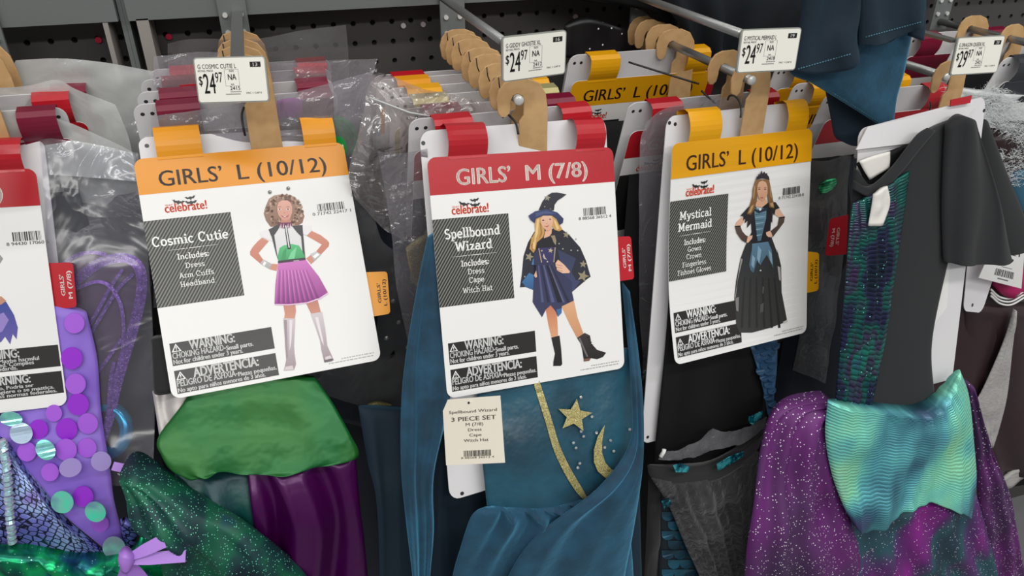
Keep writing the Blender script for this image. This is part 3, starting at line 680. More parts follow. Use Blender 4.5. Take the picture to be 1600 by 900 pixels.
def title_panel(sh, cb, lines, rule, dv=0, du=0):
    k = Ink(sh); u0, v0, u1, v1 = 0+du, .250+dv, .392+du, .612+dv; B = (40, 40, 37); G = (128, 128, 122); k.rect(u0, v0, u1, v1, B, 1)
    per = .0159; a = sh.h/sh.w; sl = .70/a; x = u0-sl*(v1-v0)*a*1.2 - per
    L_ = (v1-v0)*a*.70
    x = u0-per
    while x < u1+L_:
        q = [(x, v0), (x+per*.42, v0), (x+per*.42-L_, v1), (x-L_, v1)]
        q = clip(clip(q, lambda p: p[0]-u0), lambda p: u1-p[0])
        if len(q) > 2: k.poly(q, G, 2)
        x += per
    for (st, a0, a1, vb, cp, wt) in lines: k.text(st, a0+du, a1+du, vb, cp, (244, 244, 240), 4, slabf=True, wt=wt)
    n = 12; ra, rb, rv = rule
    for i in range(n):
        if i in (4, 8): k.disc(ra+du+(rb-ra)*(i+.5)/n, rv, .003, (225, 225, 220), 4, 6); continue
        h = .0016*(1-abs(i-5.5)/8); k.rect(ra+du+(rb-ra)*i/n, rv-h, ra+du+(rb-ra)*(i+1)/n, rv+h, (225, 225, 220), 4)
    k.done('title_panel', cb)
class Quad(Sheet):
    """flat four-cornered sheet given by its corners (tl, tr, br, bl)"""
    def __init__(s, c):
        s.c = [np.array(q, float) for q in c]; s.bend = None; s.w = np.linalg.norm(s.c[1]-s.c[0]); s.h = np.linalg.norm(s.c[3]-s.c[0])
        n = np.cross(s.c[1]-s.c[0], s.c[3]-s.c[0]); n /= np.linalg.norm(n); s.n = n if n@(EYE-s.c[0]) > 0 else -n
    def P(s, u, v, off=0):
        a, b, c, d = s.c; return (a*(1-u)+b*u)*(1-v)+(d*(1-u)+c*u)*v+s.n*off
def size_tab(corners, sh, m, txt2, tcol, parent, flip=False, off=-.003):
    """coloured index tab at the side of the card, its lettering turned"""
    s2 = sh.shift(off=off) if sh is not None else None
    q = Quad([s2.P(*s2.inv(*p)) if s2 is not None else at(*p) for p in corners])
    o = sheet_body('size_tab', q, rounded(-.35 if not flip else 0, 0, 1 if not flip else 1.35, 1, .2, q.w/q.h, corners=(0, 1, 1, 0) if not flip else (1, 0, 0, 1)), m, parent, .0006)
    k = Ink(q)
    if not flip:
        k.text('GIRLS’', 0, 0, 0, 0, tcol, 1, .025, rot=(.48, .72, .26, -.2)); k.text(txt2, 0, 0, 0, 0, tcol, 1, .025, rot=(.84, .80, .18, -.2))
    else:
        k.text('GIRLS’', 0, 0, 0, 0, tcol, 9, .025, rot=(.56, .28, .74, .2)); k.text(txt2, 0, 0, 0, 0, tcol, 9, .025, rot=(.22, .28, .76, .2))
    k.done('tab_print', o); return o
def tie(pts, parent, r=.0012):
    P = [at(*p) for p in pts]; return tube('security_tie', crs(P, len(P)*5), r, M['tie'], parent, 8)
# ------------------------------------------------------------------ PACK B: cosmic girl costume on the orange card
def front_card(name_t, sh, banner, tcol, size, tabm, parent):
    cb = sheet_body('front_card', sh, rounded(0, 0, 1, 1, .042, sh.w/sh.h), M['white'], parent)
    k = banner_ink(sh, banner, tcol, size, None); k.done('size_banner', cb)
    k = Ink(sh); logo(k); k.done('brand_logo', cb); k = Ink(sh); fineprint(k); k.done('fine_print', cb)
    return cb
shB = Sheet(*fit([(208, 249), (536, 222), (596, 562), (269, 624)], .205, .237, .7))
pB = thing('costume_pack', 'girls costume pack on an orange size L card, green and purple dress below', 'costume', shB.P(.5, 0), 'front costume packs')
cB = front_card('b', shB, TABCOL['orange'], (64, 44, 22), 'L', M['orange'], pB)
tabs(shB, ((.105, .312), (.80, .965)), M['orange'], pB, -.125)
board(shB, ((.03, -.112), (1.015, -.088), (1.0, .95), (.01, .95)), pB, dots=((.065, -.072), (.985, -.042)))
hanger('B', .802, pB, .05)
title_panel(shB, cB, [('Cosmic Cutie', .022, .366, .372, .040, .17), ('Includes:', .122, .263, .437, .024, .17), ('Dress', .151, .237, .476, .022, .12), ('Arm Cuffs', .115, .272, .515, .022, .12), ('Headband', .115, .270, .552, .022, .12)], (.088, .308, .394), .012)
warnings(shB, cB, 0, .009); barcode(shB, cB, .812, .948, .270, .304, '0 71742 22417 1', 3)
size_tab([(580, 425), (605, 424), (610, 490), (586, 494)], shB, M['orange'], 'L (10/12)', (70, 46, 24), pB)
def girl_print_B():
    k = Ink(shB); a = lambda x, y: (380+x/5.622, 270+y/5.622); b = lambda x, y: (380+x/5, 420+y/5)
    def A(pts, c, l=2, c2=None): k.px([a(*p) for p in pts], c, l, c2)
    def B(pts, c, l=2, c2=None): k.px([b(*p) for p in pts], c, l, c2)
    def el(cx, cy, rx, ry, c, l, n=16): A([(cx+rx*math.cos(2*math.pi*i/n), cy+ry*math.sin(2*math.pi*i/n)) for i in range(n)], c, l)
    skin, sk2 = (206, 138, 116), (196, 124, 104)
    hair = [(325, 190), (420, 195), (480, 240), (510, 310), (538, 380), (520, 440), (470, 470), (420, 460), (330, 440), (300, 470), (240, 475), (200, 420), (180, 360), (195, 300), (225, 230), (270, 200)]
    A(hair, (160, 128, 110), 2, (138, 100, 84)); r = random.Random(4)
    for i in range(150):
        t = r.uniform(0, 2*math.pi); cx, cy = 360+r.uniform(.62, 1.02)*165*math.cos(t), 335+r.uniform(.65, 1.0)*140*math.sin(t)
        el(cx, cy, r.uniform(7, 14), r.uniform(8, 17), r.choice([(118, 84, 70), (150, 114, 96), (178, 146, 126), (196, 168, 148), (132, 96, 80)]), 3, 8)
    el(330, 215, 60, 20, (172, 144, 126), 3); el(410, 225, 55, 22, (168, 138, 120), 3)
    A([(335, 400), (415, 395), (420, 450), (330, 450)], (190, 130, 112), 4)
    A([(298, 300), (310, 262), (345, 243), (385, 243), (415, 262), (430, 300), (430, 352), (414, 398), (378, 424), (345, 416), (312, 380), (300, 345)], (222, 168, 150), 5, (208, 148, 132))
    for x in (320, 393): el(x, 323, 15, 8, (244, 236, 230), 6, 10); el(x, 322, 7, 7, (60, 44, 40), 7, 10); A([(x-20, 303), (x, 296), (x+20, 302), (x, 301)], (130, 96, 80), 6)
    A([(330, 374), (365, 382), (402, 370), (392, 388), (366, 394), (342, 388)], (172, 74, 74), 6); A([(338, 378), (366, 384), (396, 375), (366, 389)], (246, 242, 238), 7)
    A([(352, 350), (368, 350), (362, 358)], (180, 116, 100), 6)
    for x, y in ((233, 171), (395, 138)): el(x, y, 18, 18, (128, 128, 126), 3); el(x, y, 10, 10, (70, 70, 70), 4, 10); el(x+3, y-5, 5, 5, (210, 210, 208), 5, 8)
    A([(165, 570), (225, 600), (135, 705), (175, 765), (150, 797), (100, 755), (62, 722), (60, 690), (85, 650), (125, 605)], skin, 2, sk2); A([(600, 510), (555, 552), (690, 630), (640, 692), (682, 718), (752, 645), (756, 615), (735, 590), (680, 548)], skin, 2, sk2)
    A([(225, 500), (320, 460), (372, 492), (430, 462), (520, 460), (525, 540), (545, 745), (310, 775), (275, 650), (250, 560)], (226, 224, 226), 3, (214, 212, 214))
    A([(145, 520), (222, 492), (256, 602), (160, 562)], (232, 228, 230), 4); A([(520, 460), (600, 468), (596, 515), (560, 552), (525, 540)], (230, 228, 230), 4)
    A([(222, 500), (310, 452), (318, 482), (272, 550), (305, 765), (285, 700), (250, 562)], (62, 60, 64), 5); A([(425, 465), (520, 460), (528, 560), (545, 748), (520, 690), (508, 560), (470, 522)], (62, 60, 64), 5)
    A([(310, 440), (428, 436), (424, 470), (400, 485), (370, 490), (325, 484)], (116, 40, 84), 6)
    for x in (330, 352, 392, 412): A([(x-6, 482), (x+6, 484), (x+2, 444)], (232, 214, 226), 7)
    A([(310, 775), (300, 742), (320, 660), (355, 638), (430, 626), (490, 640), (535, 715), (545, 745)], (82, 188, 122), 4, (62, 158, 98)); A([(395, 760), (420, 700), (470, 650), (450, 756)], (120, 206, 150), 5); A([(330, 770), (350, 690), (380, 660), (372, 766)], (58, 150, 92), 5)
    A([(360, 460), (382, 455), (420, 668), (390, 672)], (44, 44, 48), 6); A([(367, 466), (378, 463), (408, 658), (398, 660)], (222, 222, 222), 7)
    A([(305, 775), (545, 745), (549, 766), (307, 797)], (56, 40, 54), 7); A([(440, 772), (490, 766), (488, 778), (442, 782)], (170, 168, 168), 8)
    A([(150, 797), (176, 760), (252, 802), (236, 848)], (196, 192, 192), 5, (168, 164, 164)); A([(185, 778), (205, 790), (185, 820), (170, 806)], (240, 240, 240), 6)
    A([(236, 848), (252, 800), (302, 803), (292, 862)], skin, 4); A([(590, 715), (638, 690), (684, 718), (622, 778)], (206, 204, 204), 5, (170, 166, 168)); A([(610, 735), (650, 705), (668, 722), (630, 755)], (244, 244, 244), 6); A([(553, 752), (600, 718), (640, 762), (596, 802)], skin, 4)
    sk = [a(307, 796), a(549, 765), b(590, 60), b(660, 185), b(600, 225), b(500, 262), b(350, 278), b(245, 275), b(252, 120)]
    k.px(sk, (206, 116, 190), 6, (142, 34, 132))
    for i in range(9):
        x = 272+i*38; tx = 262+i*26
        k.px([b(tx+20, 10), b(tx+28, 10), b(x+16, 266-max(0, i-4)*9), b(x-2, 270-max(0, i-4)*9)], (170, 84, 160), 7, (112, 22, 108)); k.px([b(tx+8, 12), b(tx+12, 12), b(x-14, 262-max(0, i-4)*9), b(x-22, 264-max(0, i-4)*9)], (226, 150, 212), 7, (178, 62, 166))
    k.px([b(245, 275), b(350, 278), b(500, 262), b(600, 225), b(662, 184), b(664, 195), b(604, 235), b(505, 270), b(350, 287), b(250, 283)], (228, 190, 218), 6)
    B([(314, 284), (406, 280), (412, 330), (402, 392), (320, 396), (325, 350)], (196, 128, 108), 3, (204, 140, 120)); B([(490, 266), (580, 240), (607, 342), (536, 362), (510, 310)], (188, 120, 100), 3, (200, 136, 116))
    B([(312, 386), (406, 388), (396, 600), (400, 660), (412, 745), (396, 790), (316, 796), (326, 760), (336, 710), (330, 600)], (202, 192, 198), 4, (150, 132, 138)); B([(318, 400), (340, 400), (345, 600), (350, 700), (336, 700), (328, 600)], (150, 134, 142), 5); B([(330, 765), (385, 755), (396, 788), (318, 794)], (206, 194, 196), 5); B([(360, 400), (385, 400), (375, 580), (362, 640)], (226, 216, 222), 5)
    B([(526, 352), (616, 336), (640, 470), (656, 600), (706, 712), (690, 724), (634, 732), (612, 640), (600, 560), (562, 450)], (206, 196, 202), 4, (148, 130, 136)); B([(560, 380), (585, 376), (620, 540), (630, 600), (610, 560)], (228, 218, 224), 5); B([(630, 712), (690, 698), (706, 714), (636, 732)], (92, 80, 82), 5); B([(640, 690), (680, 676), (694, 700), (640, 712)], (210, 198, 200), 6)
    k.done('printed_photo', cB, label='printed picture of a girl in a white, green and purple costume with silver boots')
girl_print_B()
# ------------------------------------------------------------------ PACK C: wizard costume on the red card
shC = Sheet(*fit([(666, 246), (958, 230), (975.5, 575), (700, 623)], .205, .242, .7))
pC = thing('costume_pack', 'wizard costume pack on a red size M card with teal velvet cape and dress', 'costume', shC.P(.5, 0), 'front costume packs')
cC = front_card('c', shC, TABCOL['red'], (252, 238, 230), 'M', M['red'], pC)
tabs(shC, ((.105, .305), (.785, .95)), M['red'], pC, -.122, .006)
quC = [shC.shift(off=-.016).inv(*p) for p in ((655, 205), (946, 183), (975, 700), (703, 783))]
bC = board(shC, quC, pC, dots=((.01, -.062),)+tuple([shC.shift(off=-.016).inv(722, 771)]))
hanger('C', .722, pC, -.03)
title_panel(shC, cC, [('Spellbound', .055, .341, .333, .040, .17), ('Wizard', .101, .295, .388, .040, .17), ('Includes:', .127, .270, .453, .025, .17), ('Dress', .157, .243, .488, .023, .12), ('Cape', .160, .239, .524, .023, .12), ('Witch Hat', .123, .279, .565, .023, .12)], (.083, .313, .409))
warnings(shC, cC); barcode(shC, cC, .808, .938, .257, .291, '8 88568 36512 4', 5)
size_tab([(964, 370), (986, 369), (991, 436), (970, 439)], shC, M['red'], 'M (7/8)', (250, 240, 236), pC)
def girl_print_C():
    k = Ink(shC); a = lambda x, y: (800+x/5.625, 290+y/5.625); b = lambda x, y: (810+x/5.625, 430+y/5.625)
    def A(pts, c, l=2, c2=None): k.px([a(*p) for p in pts], c, l, c2)
    def B(pts, c, l=2, c2=None): k.px([b(*p) for p in pts], c, l, c2)
    def el(cx, cy, rx, ry, c, l, n=12): A([(cx+rx*math.cos(2*math.pi*i/n), cy+ry*math.sin(2*math.pi*i/n)) for i in range(n)], c, l)
    def star(cx, cy, r, c, l, rt=0.): A([(cx+(r if i % 2 == 0 else r*.42)*math.sin(math.pi*i/5+rt), cy-(r if i % 2 == 0 else r*.42)*math.cos(math.pi*i/5+rt)) for i in range(10)], c, l)
    B([(240, 305), (285, 262), (330, 296), (342, 400), (348, 532), (290, 548), (262, 430)], (202, 122, 92), 2, (222, 164, 124)); B([(378, 275), (440, 222), (487, 222), (520, 375), (572, 515), (515, 552), (450, 430)], (224, 172, 132), 2, (206, 148, 110))
    B([(288, 548), (360, 530), (374, 640), (384, 780), (372, 796), (305, 797), (306, 760), (320, 690)], (44, 42, 40), 3, (34, 32, 32)); B([(514, 550), (582, 506), (628, 530), (640, 600), (690, 655), (770, 680), (742, 718), (690, 738), (636, 728), (622, 750), (575, 757), (560, 660), (545, 600)], (62, 54, 56), 3, (38, 34, 34)); B([(570, 736), (630, 726), (622, 752), (574, 758)], (120, 86, 70), 4); B([(525, 555), (540, 548), (612, 715), (598, 718)], (112, 104, 106), 4)
    for i in range(5): B([(600+i*10, 548+i*22), (622+i*10, 540+i*22), (624+i*10, 546+i*22), (602+i*10, 554+i*22)], (24, 22, 22), 4)
    cape = [a(195, 405), a(320, 380), a(430, 378), a(500, 430), a(600, 545), a(650, 660), a(690, 800), a(655, 825), b(470, 148), b(300, 160), b(135, 132), b(60, 103), b(12, 107), a(85, 780), a(100, 620), a(140, 500)]
    k.px(cape, (40, 40, 50), 2, (48, 50, 62)); 
    A([(185, 640), (225, 622), (225, 770), (150, 768)], (76, 128, 176), 3); k.px([a(150, 765), a(222, 800), a(222, 890), b(138, 132), b(60, 102), b(30, 60)], (70, 120, 168), 3, (52, 92, 140))
    A([(150, 690), (215, 700), (200, 790), (140, 760)], (44, 44, 56), 4)
    k.px([a(400, 560), a(560, 640), a(520, 760), a(560, 830), a(600, 840), b(470, 148), b(400, 80)], (56, 62, 90), 3, (66, 74, 108))
    k.px([a(190, 600), a(230, 545), a(380, 545), a(372, 690), a(440, 770), b(470, 60), b(470, 150), b(486, 222), b(380, 272), b(378, 330), b(345, 366), b(328, 320), b(282, 262), b(240, 302), b(206, 368), b(155, 288), b(124, 236), b(132, 60)], (52, 52, 84), 4, (62, 64, 96))
    for x, w_, c in ((200, 22, (84, 88, 126)), (255, 16, (42, 42, 66)), (290, 26, (88, 92, 132)), (345, 40, (34, 34, 48)), (390, 14, (96, 98, 126)), (430, 20, (44, 46, 66))):
        k.px([a(250+(x-250)*.5, 700), a(250+(x-250)*.5+w_*.5, 700), b(x+w_, 235), b(x-2, 240)], c, 5)
    B([(330, 300), (378, 290), (376, 332), (346, 364)], (70, 110, 160), 5)
    A([(228, 548), (382, 540), (366, 672), (250, 676)], (58, 54, 100), 6); A([(190, 490), (385, 470), (388, 545), (220, 552)], (34, 34, 42), 5)
    for q in (((228, 552), (236, 550), (262, 676), (252, 677)), ((372, 542), (381, 541), (368, 672), (360, 672))): A(q, (170, 156, 128), 7)
    star(335, 570, 24, (190, 176, 136), 7, .2); A([(275, 596), (268, 620), (280, 645), (305, 650), (290, 634), (282, 612)], (190, 180, 160), 7); el(258, 572, 8, 8, (170, 160, 140), 7, 8); el(308, 668, 7, 7, (190, 180, 160), 7, 8)
    A([(300, 380), (350, 370), (345, 420), (310, 468), (278, 462), (285, 420)], (226, 178, 150), 4)
    A([(190, 470), (280, 462), (340, 440), (385, 470), (380, 482), (200, 498)], (34, 34, 42), 6); A([(335, 440), (372, 436), (386, 480), (382, 525), (362, 500), (350, 465)], (150, 136, 110), 7)
    A([(232, 215), (265, 140), (308, 86), (350, 62), (392, 60), (478, 77), (440, 105), (400, 130), (372, 168), (366, 218)], (50, 50, 60), 5, (44, 44, 54)); star(308, 108, 30, (152, 148, 130), 6, .15); el(285, 185, 7, 7, (130, 128, 120), 6, 8); el(335, 205, 6, 6, (130, 128, 120), 6, 8)
    A([(205, 285), (250, 258), (350, 262), (388, 300), (420, 350), (440, 385), (410, 402), (370, 388), (352, 360), (262, 350), (285, 400), (272, 450), (215, 500), (205, 560), (186, 592), (150, 555), (165, 470), (202, 400), (196, 340)], (206, 162, 98), 7, (190, 144, 78))
    for q in (((215, 300), (235, 290), (225, 420), (190, 500), (200, 420)), ((360, 300), (380, 310), (412, 375), (390, 390)), ((180, 500), (210, 470), (195, 560), (175, 550))): A(q, (232, 196, 136), 8)
    for q in (((240, 320), (252, 340), (262, 420), (230, 480), (250, 410)), ((165, 520), (180, 500), (178, 575))): A(q, (160, 116, 60), 8)
    A([(248, 292), (270, 264), (340, 266), (358, 298), (352, 352), (322, 394), (298, 394), (268, 370), (252, 335)], (230, 186, 160), 9, (220, 166, 136))
    for x in (270, 330): el(x, 304-(x-270)*.15, 10, 5, (70, 52, 46), 10, 8); 
    A([(276, 352), (300, 356), (326, 344), (304, 366)], (184, 84, 80), 10); A([(295, 330), (308, 330), (304, 338)], (196, 140, 116), 10)
    A([(140, 264), (200, 225), (300, 206), (395, 236), (448, 290), (442, 328), (412, 346), (388, 292), (345, 262), (268, 264), (206, 292), (196, 330), (160, 302)], (58, 68, 108), 10, (46, 54, 88)); A([(200, 240), (300, 222), (390, 250), (345, 250), (270, 250), (205, 275)], (76, 86, 128), 11)
    A([(378, 682), (400, 650), (452, 692), (505, 752), (500, 768), (440, 770), (392, 745), (388, 720), (380, 705)], (230, 186, 160), 8)
    for y in (690, 712, 735): A([(386, y), (440, y+14), (440, y+18), (386, y+5)], (190, 140, 116), 9)
    A([(190, 790), (210, 745), (218, 800), (205, 810)], (226, 178, 150), 6)
    star(475, 432, 32, (150, 140, 116), 4, .2); star(150, 625, 42, (150, 142, 120), 4, .3); star(624, 690, 36, (150, 140, 116), 4, .1); star(622, 795, 56, (148, 138, 112), 4, .3)
    for x, y in ((412, 510), (445, 556), (518, 568), (575, 570), (110, 800), (560, 470), (170, 460)): el(x, y, 7, 7, (160, 156, 148), 4, 7)
    k.done('printed_photo', cC, label='printed picture of a girl in a dark witch hat, star cape and boots')
girl_print_C()
# ------------------------------------------------------------------ PACK D: mermaid gown on the yellow card
def bendD(u, v):
    u = min(max(u, 0), 1.1); v_ = min(max(v, -.1), 1.05)
    return -(1-u*.85)*(.0125*math.sin(math.pi*min(max(v_/1.02, 0), 1))**1.2*(.4+.75*v_))
shD = Sheet(*fit([(1048, 224), (1270, 201), (1259, 519), (1057, 571)], .205, .250, .7), bend=bendD)
pD = thing('costume_pack', 'mermaid gown pack on a yellow size L card with black skirt below', 'costume', shD.P(.5, 0), 'front costume packs')
cD = front_card('d', shD, TABCOL['yellow'], (70, 36, 16), 'L', M['yellow'], pD)
tabs(shD, ((.11, .325), (.80, .955)), M['yellow'], pD, -.125)
quD = [shD.shift(off=-.016).inv(*p) for p in ((1042, 182), (1258, 158), (1186, 652), (1002, 694))]
flat = Sheet(shD.q, shD.R, shD.w, shD.h)
flatB = Sheet(shD.q-shD.n*.0155, shD.R@rotm(np.array([.075, 0, 0])), shD.w, shD.h)      # the board leans a little less than the card
quD = [flatB.inv(*p) for p in ((1042, 182), (1258, 158), (1186, 652), (1002, 694))]
board(flatB, quD, pD, off=0, dots=tuple(flatB.inv(*p) for p in ((1046, 192), (1055, 194), (1012, 683))))
hanger('D', .724, pD, .08)
title_panel(shD, cD, [('Mystical', .063, .278, .338, .037, .17), ('Mermaid', .056, .284, .390, .037, .17), ('Includes:', .100, .243, .456, .025, .17), ('Gown', .124, .216, .490, .023, .12), ('Crown', .116, .218, .523, .023, .12), ('Fingerless', .089, .250, .558, .023, .12), ('Fishnet Gloves', .057, .284, .592, .023, .12)], (.066, .278, .411))
warnings(shD, cD, -.006, -.006); barcode(shD, cD, .79, .92, .262, .296, '0 71742 22418 8', 8)
size_tab([(1263, 393), (1280, 395), (1279, 454), (1259, 458)], flat, M['yellow'], 'L (10/12)', (90, 56, 10), pD)
def girl_print_D():
    k = Ink(shD); a = lambda x, y: (1130+x/6.4286, 260+y/6.4286); b = lambda x, y: (1130+x/5.629, 380+y/5.629)
    def A(pts, c, l=2, c2=None): k.px([a(*p) for p in pts], c, l, c2)
    def B(pts, c, l=2, c2=None): k.px([b(*p) for p in pts], c, l, c2)
    def el(cx, cy, rx, ry, c, l, n=12): A([(cx+rx*math.cos(2*math.pi*i/n), cy+ry*math.sin(2*math.pi*i/n)) for i in range(n)], c, l)
    skirt = [a(235, 765), a(350, 760), a(480, 708), a(540, 870), b(470, 50), b(505, 200), b(510, 430), b(556, 670), b(520, 702), b(400, 745), b(250, 785), b(140, 786), b(112, 725), b(104, 600), b(95, 480), b(110, 330), b(150, 130), b(190, 20)]
    k.px(skirt, (48, 50, 52), 2, (58, 58, 55))
    k.px([a(285, 775), a(445, 755), a(490, 870), b(420, 60), b(436, 222), b(378, 100), b(345, 150), b(322, 192), b(290, 150), b(262, 260), b(235, 240), b(222, 190), b(245, 60)], (92, 126, 148), 4, (70, 96, 116))
    for q in (((300, 20), (330, 60), (310, 180), (290, 130)), ((390, 50), (420, 90), (428, 190), (405, 150)), ((250, 100), (275, 130), (262, 220), (240, 190))): B(q, (130, 160, 178), 5)
    for q, c in ((((150, 130), (165, 140), (120, 330), (104, 480), (98, 470)), (150, 146, 146)), (((100, 480), (132, 470), (128, 600), (108, 590)), (128, 124, 124)), (((470, 200), (495, 210), (500, 330), (485, 320)), (170, 166, 164)), (((340, 380), (352, 380), (345, 440), (338, 440)), (90, 90, 88)), (((320, 540), (350, 520), (345, 600), (316, 610)), (82, 82, 80))): B(q, c, 5)
    for i in range(6): B([(180+i*52, 300), (192+i*52, 300), (170+i*66, 740), (150+i*66, 744)], (44, 44, 43), 3)
    el2 = [b(314, 232), b(328, 232), b(328, 244), b(314, 244)]; k.px(el2, (180, 190, 190), 6)
    B([(520, 690), (560, 672), (562, 690), (530, 702)], (200, 196, 188), 3)
    A([(250, 402), (312, 400), (360, 440), (430, 370), (480, 350), (520, 420), (480, 490), (468, 640), (462, 740), (350, 768), (228, 768), (280, 660), (272, 500)], (40, 38, 42), 3)
    A([(302, 420), (428, 420), (424, 520), (372, 745), (340, 750), (320, 600)], (104, 138, 156), 4, (76, 106, 124))
    for i in range(9): A([(310+i*2, 450+i*30), (420-i*5, 440+i*30), (418-i*5, 446+i*30), (312+i*2, 458+i*30)], (70, 98, 116) if i % 2 else (146, 176, 190), 5)
    A([(300, 418), (345, 440), (432, 412), (432, 440), (350, 470), (305, 446)], (44, 54, 66), 6); el(362, 430, 13, 13, (224, 228, 230), 7)
    A([(250, 402), (165, 495), (198, 500), (190, 545), (214, 520), (212, 570), (240, 540), (232, 618), (268, 575), (300, 500), (304, 430)], (46, 44, 46), 5); A([(470, 350), (520, 360), (560, 418), (518, 432), (505, 490), (490, 470), (485, 568), (465, 540)], (46, 44, 46), 5)
    A([(180, 510), (205, 525), (200, 560), (165, 605), (112, 600), (135, 550)], (222, 178, 152), 3); A([(520, 430), (560, 428), (610, 505), (555, 515), (512, 480)], (222, 178, 152), 3)
    A([(112, 600), (166, 598), (185, 650), (220, 690), (242, 700), (226, 768), (180, 740), (130, 670)], (92, 76, 68), 4, (74, 60, 54)); A([(555, 512), (612, 505), (604, 560), (560, 620), (490, 712), (468, 650), (540, 592)], (92, 76, 68), 4, (74, 60, 54)); A([(112, 596), (166, 592), (168, 606), (113, 610)], (40, 36, 36), 5); A([(553, 508), (612, 500), (612, 514), (556, 518)], (40, 36, 36), 5)
    A([(225, 764), (238, 700), (286, 690), (282, 720), (242, 766)], (224, 180, 154), 6); A([(420, 662), (460, 645), (474, 660), (488, 702), (448, 710), (426, 690)], (224, 180, 154), 6)
    A([(318, 130), (452, 130), (476, 250), (490, 330), (505, 420), (455, 410), (440, 340), (432, 200), (382, 140), (342, 200), (330, 330), (305, 430), (268, 485), (228, 478), (262, 380), (285, 300), (290, 220)], (142, 108, 74), 7, (120, 86, 56))
    for q in (((300, 200), (312, 190), (300, 320), (290, 320)), ((455, 180), (465, 230), (478, 320), (465, 300)), ((270, 400), (300, 380), (270, 460), (240, 470)), ((460, 370), (490, 360), (498, 410), (470, 400))): A(q, (186, 152, 108), 8)
    A([(340, 330), (424, 330), (432, 372), (380, 410), (325, 402), (312, 388)], (216, 168, 138), 6)
    A([(333, 190), (350, 155), (382, 142), (418, 158), (434, 200), (434, 275), (410, 332), (376, 348), (345, 314), (330, 255)], (218, 172, 142), 9, (206, 152, 124))
    for x in (350, 410): el(x, 228, 13, 5, (66, 48, 42), 10, 8); A([(x-20, 214), (x, 208), (x+20, 212), (x, 214)], (110, 80, 60), 10)
    A([(356, 312), (376, 306), (396, 312), (376, 322)], (178, 88, 80), 10); A([(370, 280), (384, 280), (378, 288)], (186, 134, 108), 10)
    A([(318, 132), (326, 100), (342, 95), (340, 72), (356, 84), (376, 38), (384, 72), (402, 48), (410, 70), (432, 68), (430, 82), (448, 104), (454, 134), (390, 118)], (58, 52, 58), 10)
    k.done('printed_photo', cD, label='printed picture of a girl in a long black gown and small crown')
girl_print_D()
# ------------------------------------------------------------------ PACK A: fairy costume at the left edge
shA = Sheet(*fit([(-330, 281), (57, 262), (104, 633), (-260, 675)], .205, .24, .7))
pA = thing('costume_pack', 'fairy costume pack on a red card cut by the left picture edge, glittery purple wing', 'costume', shA.P(.5, 0), 'front costume packs')
cA = sheet_body('front_card', shA, rounded(0, 0, 1, 1, .042, shA.w/shA.h), M['white'], pA)
k = banner_ink(shA, TABCOL['red'], (252, 238, 230), 'M', None); k.done('size_banner', cA)
tabs(shA, ((.105, .305), (.745, .952)), M['red'], pA, -.118, .006)
board(shA, ((-.01, -.105), (1.03, -.125), (1.01, 1.0), (.01, 1.0)), pA)
wu, wv = shA.inv(95, 572)
warnings(shA, cA, wu-.491, wv-.859, 1); barcode(shA, cA, .86, .985, .255, .293, '8 94430 17060 5', 9)
size_tab([(80, 411), (114, 410), (120, 480), (91, 483)], shA, M['red'], 'M (7/8)', (250, 240, 236), pA)
k = Ink(shA); k.px([(-60, 470), (0, 466), (10, 472), (22, 492), (28, 512), (26, 530), (20, 522), (16, 538), (8, 526), (2, 534), (-40, 560)], (52, 70, 150), 2, (110, 96, 170)); k.px([(-10, 495), (6, 488), (14, 500), (4, 518), (-12, 524)], (150, 130, 200), 3); k.px([(-20, 465), (2, 463), (10, 470), (2, 476), (-20, 474)], (196, 140, 118), 3)
k.px([(-12, 396), (0, 398), (5, 404), (0, 412), (-14, 412)], (150, 150, 146), 2); k.px([(-60, 310), (-20, 320), (-20, 470), (-60, 470)], (120, 90, 160), 2); k.done('printed_photo', cA, label='printed picture of a fairy skirt in blue and lilac')
hanger('A', .74, pA, 0)
# ------------------------------------------------------------------ the packs behind the front ones, hook by hook
# hook A: white milky bags over red and maroon tabs
for Y, col, lab, dx, dz in ((.85, 'maroon', 'costume pack behind the fairy pack, pale maroon tab under milky film', -.118, -.028), (.893, 'red', 'third costume pack on the left hook, thin red tab peeping out of white bags', -.112, -.024),
                    (.945, 'maroon', 'costume pack far back on the left hook with dark maroon tab beside the kraft hanger', -.105, -.03)):
    rear_pack('A', Y, col, lab, 'navy', dx=dx, dz=dz, hook=(col != 'red'), size=None)
def film(name, rows, m, parent, nu=34, nv=26, amp=.006, sc=16, seed=0, Y=.75, label=None, back=.012):
    """a bag: front and back film of the given outline, crumpled"""
    g = np.array([crs([at(p[0], p[1], p[2] if len(p) > 2 else Y) for p in row], nu) for row in rows])
    G = np.stack([crs(g[:, j], nv) for j in range(nu)], 1); V = []; Fc = []
    for b_ in ((0, back) if back else (0,)):
        o = len(V)
        for i in range(nv):
            for j in range(nu):
                p = G[i, j]; q = Vector(p*sc)+Vector((seed*5.3, b_*90, 0)); d = noise.noise(q)+.5*abs(noise.noise(q*2.3))-.25
                V.append(p+np.array([0, b_-amp*d, 0]))
        Fc += [(o+i*nu+j, o+(i+1)*nu+j, o+(i+1)*nu+j+1, o+i*nu+j+1) for i in range(nv-1) for j in range(nu-1)]
    return mobj(name, V, Fc, m, parent, smooth=True, label=label)
packs = {o['label']: o for o in bpy.data.objects if 'label' in o and o.name.startswith('costume_pack')}
a2, a3, a4 = [packs[l] for l in ('costume pack behind the fairy pack, pale maroon tab under milky film', 'third costume pack on the left hook, thin red tab peeping out of white bags', 'costume pack far back on the left hook with dark maroon tab beside the kraft hanger')]
